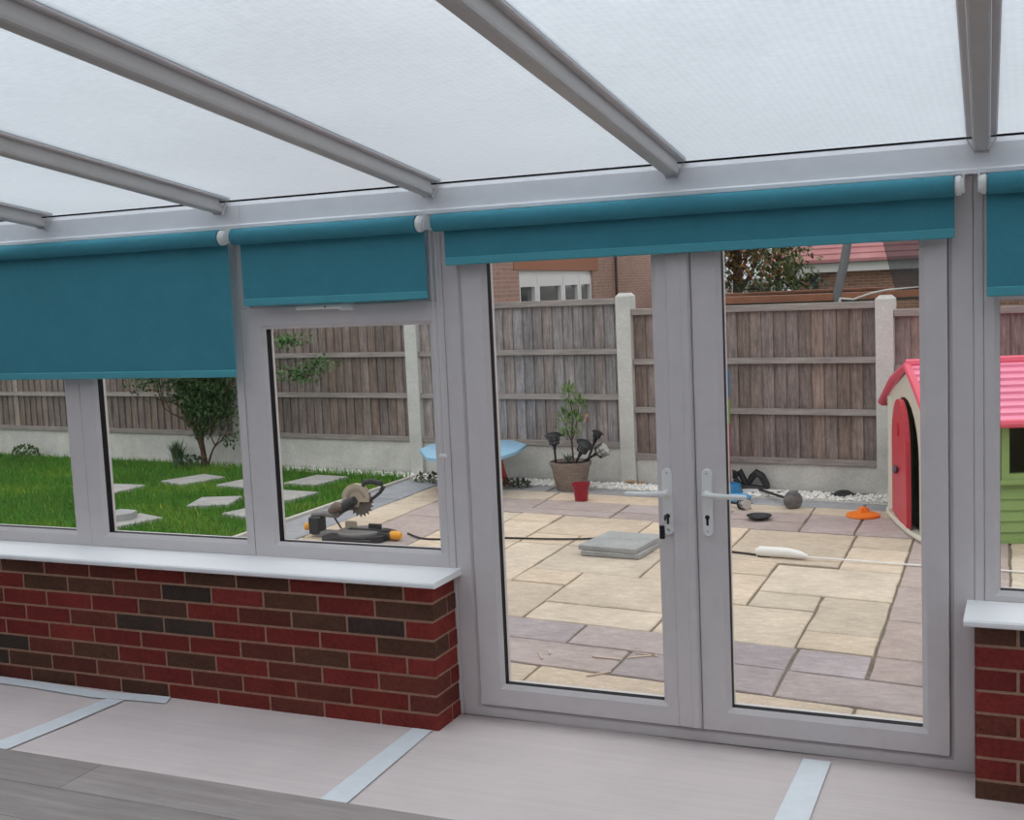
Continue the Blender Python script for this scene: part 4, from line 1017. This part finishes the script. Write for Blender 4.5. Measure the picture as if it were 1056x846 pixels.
# roof: two slopes with lap ridges
s = MB(); ov = .12; og = -.005
mid = .52; rise = RZ_ - EZ
def slope(sgn):
    N_ = 9
    for k in range(N_):
        f0, f1 = k / N_, (k + 1) / N_
        y0 = mid + sgn * (mid + ov if sgn < 0 else GW - mid + .24) * (1 - f0); y1 = mid + sgn * (mid + ov if sgn < 0 else GW - mid + .24) * (1 - f1)
        z0 = (EZ - .07) + (rise + .07) * f0; z1 = (EZ - .07) + (rise + .07) * f1
        s.prism([(y0, z0 + .018), (y0, z0 - .02), (y1, z1 - .02), (y1, z1)], og, PL + .14, 'x')
slope(-1); slope(1); s.build('roof', PINKR, t)
s = MB()
for sgn in (-1, 1):
    hw = mid + .12 if sgn < 0 else GW - mid + .24
    s.tube([(og, mid + sgn * (hw + .01), EZ - .075), (PL + .14, mid + sgn * (hw + .01), EZ - .075)], .028, 8)
    s.tube([(og, mid + sgn * hw, EZ - .07), (og - .008, mid + sgn * hw * .5, EZ + rise * .48), (og, mid, RZ_ - .01)], .030, 8)
s.tube([(og - .01, mid, RZ_), (PL + .14, mid, RZ_)], .035, 8); s.build('roof_edge', EDGER, t, 'auto')
tag(t, 'plastic toy playhouse with pink roof, lime green lap sides and red arched door ajar', 'playhouse')

# ------------------------------------------------------------------ beyond the fence
# neighbouring brick house
hd = (F_ + R_ * ((850 - 528) / FPX)); hd.z = 0; hd.normalize(); hp = atY(534, 278, 11.0); hp.z = GZ - .03; ha = math.atan2(hd.y, hd.x)
t = empty('brick_house', hp, ha)   # local x runs along the wall, -y faces the garden
LW, T0, T1 = 17.5, 0.05, 5.55
zt = 1.93 - GZ + .03; zb = .9
def part(mb, nm, m, par=t, sm=False): return mb.build(nm, m, par, sm)
s = MB(); s.box(-1.0, T0, 0, 4, 0, 5.2); s.box(T1, LW, 0, 4, 0, 5.2); s.box(T0, T1, 0, 4, 0, zb); s.box(T0, T1, 0, 4, zt, 5.2); s.box(T0, T1, .6, 4, zb, zt); part(s, 'wall', HBRICK)
s = MB(); s.box(T0 - .3, T1 + .5, -.012, .0, zt, zt + .34); part(s, 'lintel', mat('soldier_course', (.36, .165, .11), .9, .1, noise=(6, .12, (9, 1, 1))))
lights = [T0, T0 + 1.18, T0 + 3.0, T0 + 4.35, T1]
s = MB(); s.box(T0, T1, .05, .12, zt - .10, zt); s.box(T0, T1, .05, .12, zb, zb + .12)
for k, x in enumerate(lights): s.box(max(T0, x - .06), min(T1, x + .06), .04, .12, zb + .1, zt - .08)
part(s, 'window_frame', UPVC2)
for a, b in zip(lights, lights[1:]):
    s = MB(); ring(s, (a + .05, b - .05, zb + .1, zt - .09), (a + .17, b - .15, zb + .22, zt - .24), [(0, .11), (0, .03), (1, .03), (1, .11)]); part(s, 'window_sash', UPVC2)
    s = MB(); s.box(a + .12, b - .12, .085, .1, zb + .15, zt - .2); part(s, 'window_pane', DKGLASS)
s = MB(); s.tube([(7.75, -.06, 0), (7.75, -.06, 5.1)], .03, 8); part(s, 'drainpipe', mat('brown_pipe', (.10, .06, .05), .6, .3))
s = MB(); s.prism([(-.4, 5.1), (2, 6.6), (4.4, 5.1), (4.4, 5.0), (-.4, 5.0)], -1.2, LW + .2, 'x'); part(s, 'roof', ROOFT)
tag(t, 'two storey pinkish red brick house with a white framed window beyond the fence', 'house')
# garage
gx = Vector((-5.98, 26, GZ)); t = empty('brick_garage', gx, 0)
ez = 1.99 - GZ
s = MB(); s.box(.15, 9.5, .25, 5.5, 0, ez - .02); s.build('wall', GBRICK, t)
s = MB(); s.box(.55, 9.6, .02, .24, ez - .27, ez - .03); s.box(.50, .72, .1, .3, ez - .40, ez - .16); s.build('fascia', RENDER, t)
s = MB(); s.tube([(.95, .12, 0), (.95, .12, ez - .03)], .10, 8); s.box(-.1, 9.7, -.06, .04, ez - .055, ez - .012); s.build('gutter', BLACKP, t)
s = MB()
for k in range(16):
    y0 = -.15 + k * .20; z0 = ez + k * .145 + .01
    s.prism([(y0, z0 + .03), (y0, z0 - .05), (y0 + .24, z0 + .11), (y0 + .24, z0 + .165)], -.25 + k * .10, 9.8, 'x')
s.build('roof', ROOFT, t)
tag(t, 'low brick garage with a red tiled roof and white fascia far beyond the fence', 'garage')

# background trees
def bgtree(cx, cy, h, r, cc, label, n=1500, sz=.16, trunk=.12):
    t = empty('tree', (cx, cy, GZ - .03)); s = MB(); s.tube([(0, 0, 0), (0, 0, h * .45), (.1, 0, h * .8)], [trunk, trunk * .7, trunk * .3], 8)
    for k in range(6): a = k * 1.1; s.tube([(0, 0, h * (.35 + .06 * k)), (math.cos(a) * r * .6, math.sin(a) * r * .4, h * (.6 + .05 * k))], [trunk * .4, .015], 5)
    s.build('trunk', BARK, t)
    s = MB()
    for k in range(n):
        v = rdir() * rnd(.25, 1) ; p = Vector((v.x * r, v.y * r, h * .62 + v.z * h * .42)); c = random.choice(cc); leaf(s, p, rdir(), Vector((0, 0, 1)), sz, sz * .6, c)
    s.build('foliage', LEAF, t); tag(t, label, 'tree')
random.seed(77)
p = atY(765, 275, 19); bgtree(p.x, 18.6, 4.2, 1.05, [(.22, .09, .035), (.10, .12, .03), (.30, .14, .05), (.07, .10, .03)], 'bushy tree with rusty autumn leaves left of the garage', 2600, .13)
p = atY(790, 275, 20.5); bgtree(p.x + .1, 21.2, 3.6, .9, [(.08, .13, .035), (.12, .17, .05)], 'greener bushy tree between the rusty one and the garage', 1500, .13, .09)
# hedge low
p = atY(772, 292, 17.8)
s = MB()
for k in range(1500): v = Vector((rnd(-1.6, 1.3), rnd(-.3, .3), rnd(0, 1.75))); leaf(s, v, rdir(), Vector((0, 0, 1)), .10, .06, (.025, .06, .03))
for k in range(12): s.tube([(-1.5 + k * .25, 0, 0), (-1.5 + k * .25, 0, 1.5)], .012, 5)
o = s.build('hedge', LEAF); o.location = (p.x + .15, 17.8, GZ - .03); tag(o, 'low dark green hedge under the rusty tree', 'hedge')
# white van behind the hedge
p = atY(772, 290, 22.5); t = empty('parked_van', (p.x - .2, 23.6, GZ - .03))
s = MB(); s.prism([(-1.6, .30), (-1.6, 1.72), (-1.5, 1.80), (.55, 1.80), (.95, 1.30), (1.55, 1.12), (1.62, .9), (1.62, .30)], -.8, .8, 'y'); s.build('body', VANW, t)
s = MB(); s.prism([(.12, 1.25), (.12, 1.66), (.52, 1.66), (.82, 1.27)], -.815, -.80, 'y'); s.build('side_window', DKGLASS, t)
for x in (-1.0, 1.0):
    s = MB(); s.tube([(x, -.83, .32), (x, -.6, .32)], .32, 18); s.build('wheel', TYRE, t)
    s = MB(); s.tube([(x, .6, .32), (x, .83, .32)], .32, 18); s.build('wheel', TYRE, t)
tag(t, 'white van parked behind the hedge, only bits showing', 'van')

# trampoline
tcx, tcy, tr = -2.25, 9.9, 1.75
t = empty('trampoline', (tcx, tcy, GZ - .03)); zr_ = 1.50 - GZ
def cp_(a, r, z): return Vector((r * math.cos(a), r * math.sin(a), z))
s = MB(); s.tube([cp_(k * PI / 24, tr, zr_ - .05) for k in range(49)], .030, 8, False); s.build('frame', GALV, t)
s = MB(); N2 = 48
for k in range(N2):
    a, b = k * 2 * PI / N2, (k + 1) * 2 * PI / N2
    s.loft([[s.bm.verts.new(cp_(x, rr, zz)) for rr, zz in ((tr - .30, zr_ - .01), (tr + .05, zr_ - .015), (tr + .055, zr_ - .05), (tr + .04, zr_ + .02), (tr - .30, zr_ + .02))] for x in (a, b)], True)
s.build('safety_pad', TRAMPB, t)
s = MB(); s.lathe([(.01, zr_ - .05), (tr - .3, zr_ - .03), (tr - .3, zr_ - .025), (.01, zr_ - .045)], n=32); s.build('bounce_mat', BLACKP, t)
for k in range(4):
    a = k * PI / 2 + .6; s = MB(); s.tube([cp_(a - .18, tr, zr_ - .06), cp_(a - .18, tr, .02), cp_(a + .18, tr, .02), cp_(a + .18, tr, zr_ - .06)], .025, 8); s.build('leg', GALV, t)
def net_a(z): return -.98 - .055 + .22 * (z / 1.6)
for a, nm in ((math.atan2(8.3 - tcy, -1.85 - tcx), 0), (-.45, 1), (.45, 1)):
    b = cp_(a, tr + .03, zr_ - .1); 
    s = MB(); inw = (Vector((.16, .25, 0)) if nm == 0 else -cp_(a, .12, 0))
    s.tube([b, b + Vector((0, 0, .12)), b + inw * .35 + Vector((0, 0, .40)), b + inw * .8 + Vector((0, 0, .9)), b + inw * 1.6 + Vector((0, 0, 1.6))], .045, 10); s.build('net_pole', GALV, t, 'auto')
s = MB(); gridn = 24; rows_ = []
for j in range(7):
    z = zr_ + 1.6 * j / 6; fr = j / 6; a0 = -.98 - .22 * fr; a1 = .35
    rows_.append([s.bm.verts.new(cp_(a0 + (a1 - a0) * i / gridn, tr - .02 - .06 * fr, z)) for i in range(gridn + 1)])
s.loft(rows_, False, False); s.build('safety_net', NET, t)
tag(t, 'trampoline with dark safety net, curved grey poles and brown pad behind the fence', 'trampoline')
# washing line bar on top of fence
s = MB(); A = atY(880, 309, 6.15); B = atY(917, 299.5, 6.15); C_ = None
A = atY(866, 308, 6.6); Bm = atY(880, 309, 6.6); B = atY(915, 299, 6.6)
s.tube([A, Bm, (Bm + B) / 2 + Vector((0, 0, .01)), B, Vector((B.x + .35, B.y, B.z + .02)), Vector((B.x + .35, B.y, GZ - .1))], .009, 8)
s.tube([A, Vector((A.x, A.y, GZ - .1))], .011, 8)
tag(s.build('pale_hose', mat('pale_hose', (.55, .54, .52), .5, .3)), 'pale grey pipe sagging along behind the top of the right fence panel', 'pipe')

# ------------------------------------------------------------------ light: soft overcast daylight
w = bpy.data.worlds.new('overcast'); scene.world = w; w.use_nodes = True; nt = w.node_tree; N = nt.nodes; L = nt.links
bg = N['Background']; tcw = N.new('ShaderNodeTexCoord'); sx = N.new('ShaderNodeSeparateXYZ'); L.new(tcw.outputs['Generated'], sx.inputs[0])
rp = N.new('ShaderNodeValToRGB'); L.new(sx.outputs[2], rp.inputs[0])
rp.color_ramp.elements[0].position = 0.0; rp.color_ramp.elements[0].color = (.43, .445, .465, 1)
rp.color_ramp.elements[1].position = 1.0; rp.color_ramp.elements[1].color = (1.0, 1.0, 1.0, 1)
L.new(rp.outputs[0], bg.inputs[0]); bg.inputs[1].default_value = 1.68

vs = scene.view_settings
scene.display_settings.display_device = 'sRGB'
vs.view_transform = 'Standard'; vs.look = 'None'; vs.exposure = 0.0; vs.gamma = 1.0; vs.use_curve_mapping = False
cy = scene.cycles
cy.max_bounces = 12; cy.diffuse_bounces = 6; cy.transparent_max_bounces = 24; cy.glossy_bounces = 4; cy.transmission_bounces = 6
cy.use_denoising = True; cy.sample_clamp_indirect = 8
try: cy.denoiser = 'OPENIMAGEDENOISE'
except Exception: pass
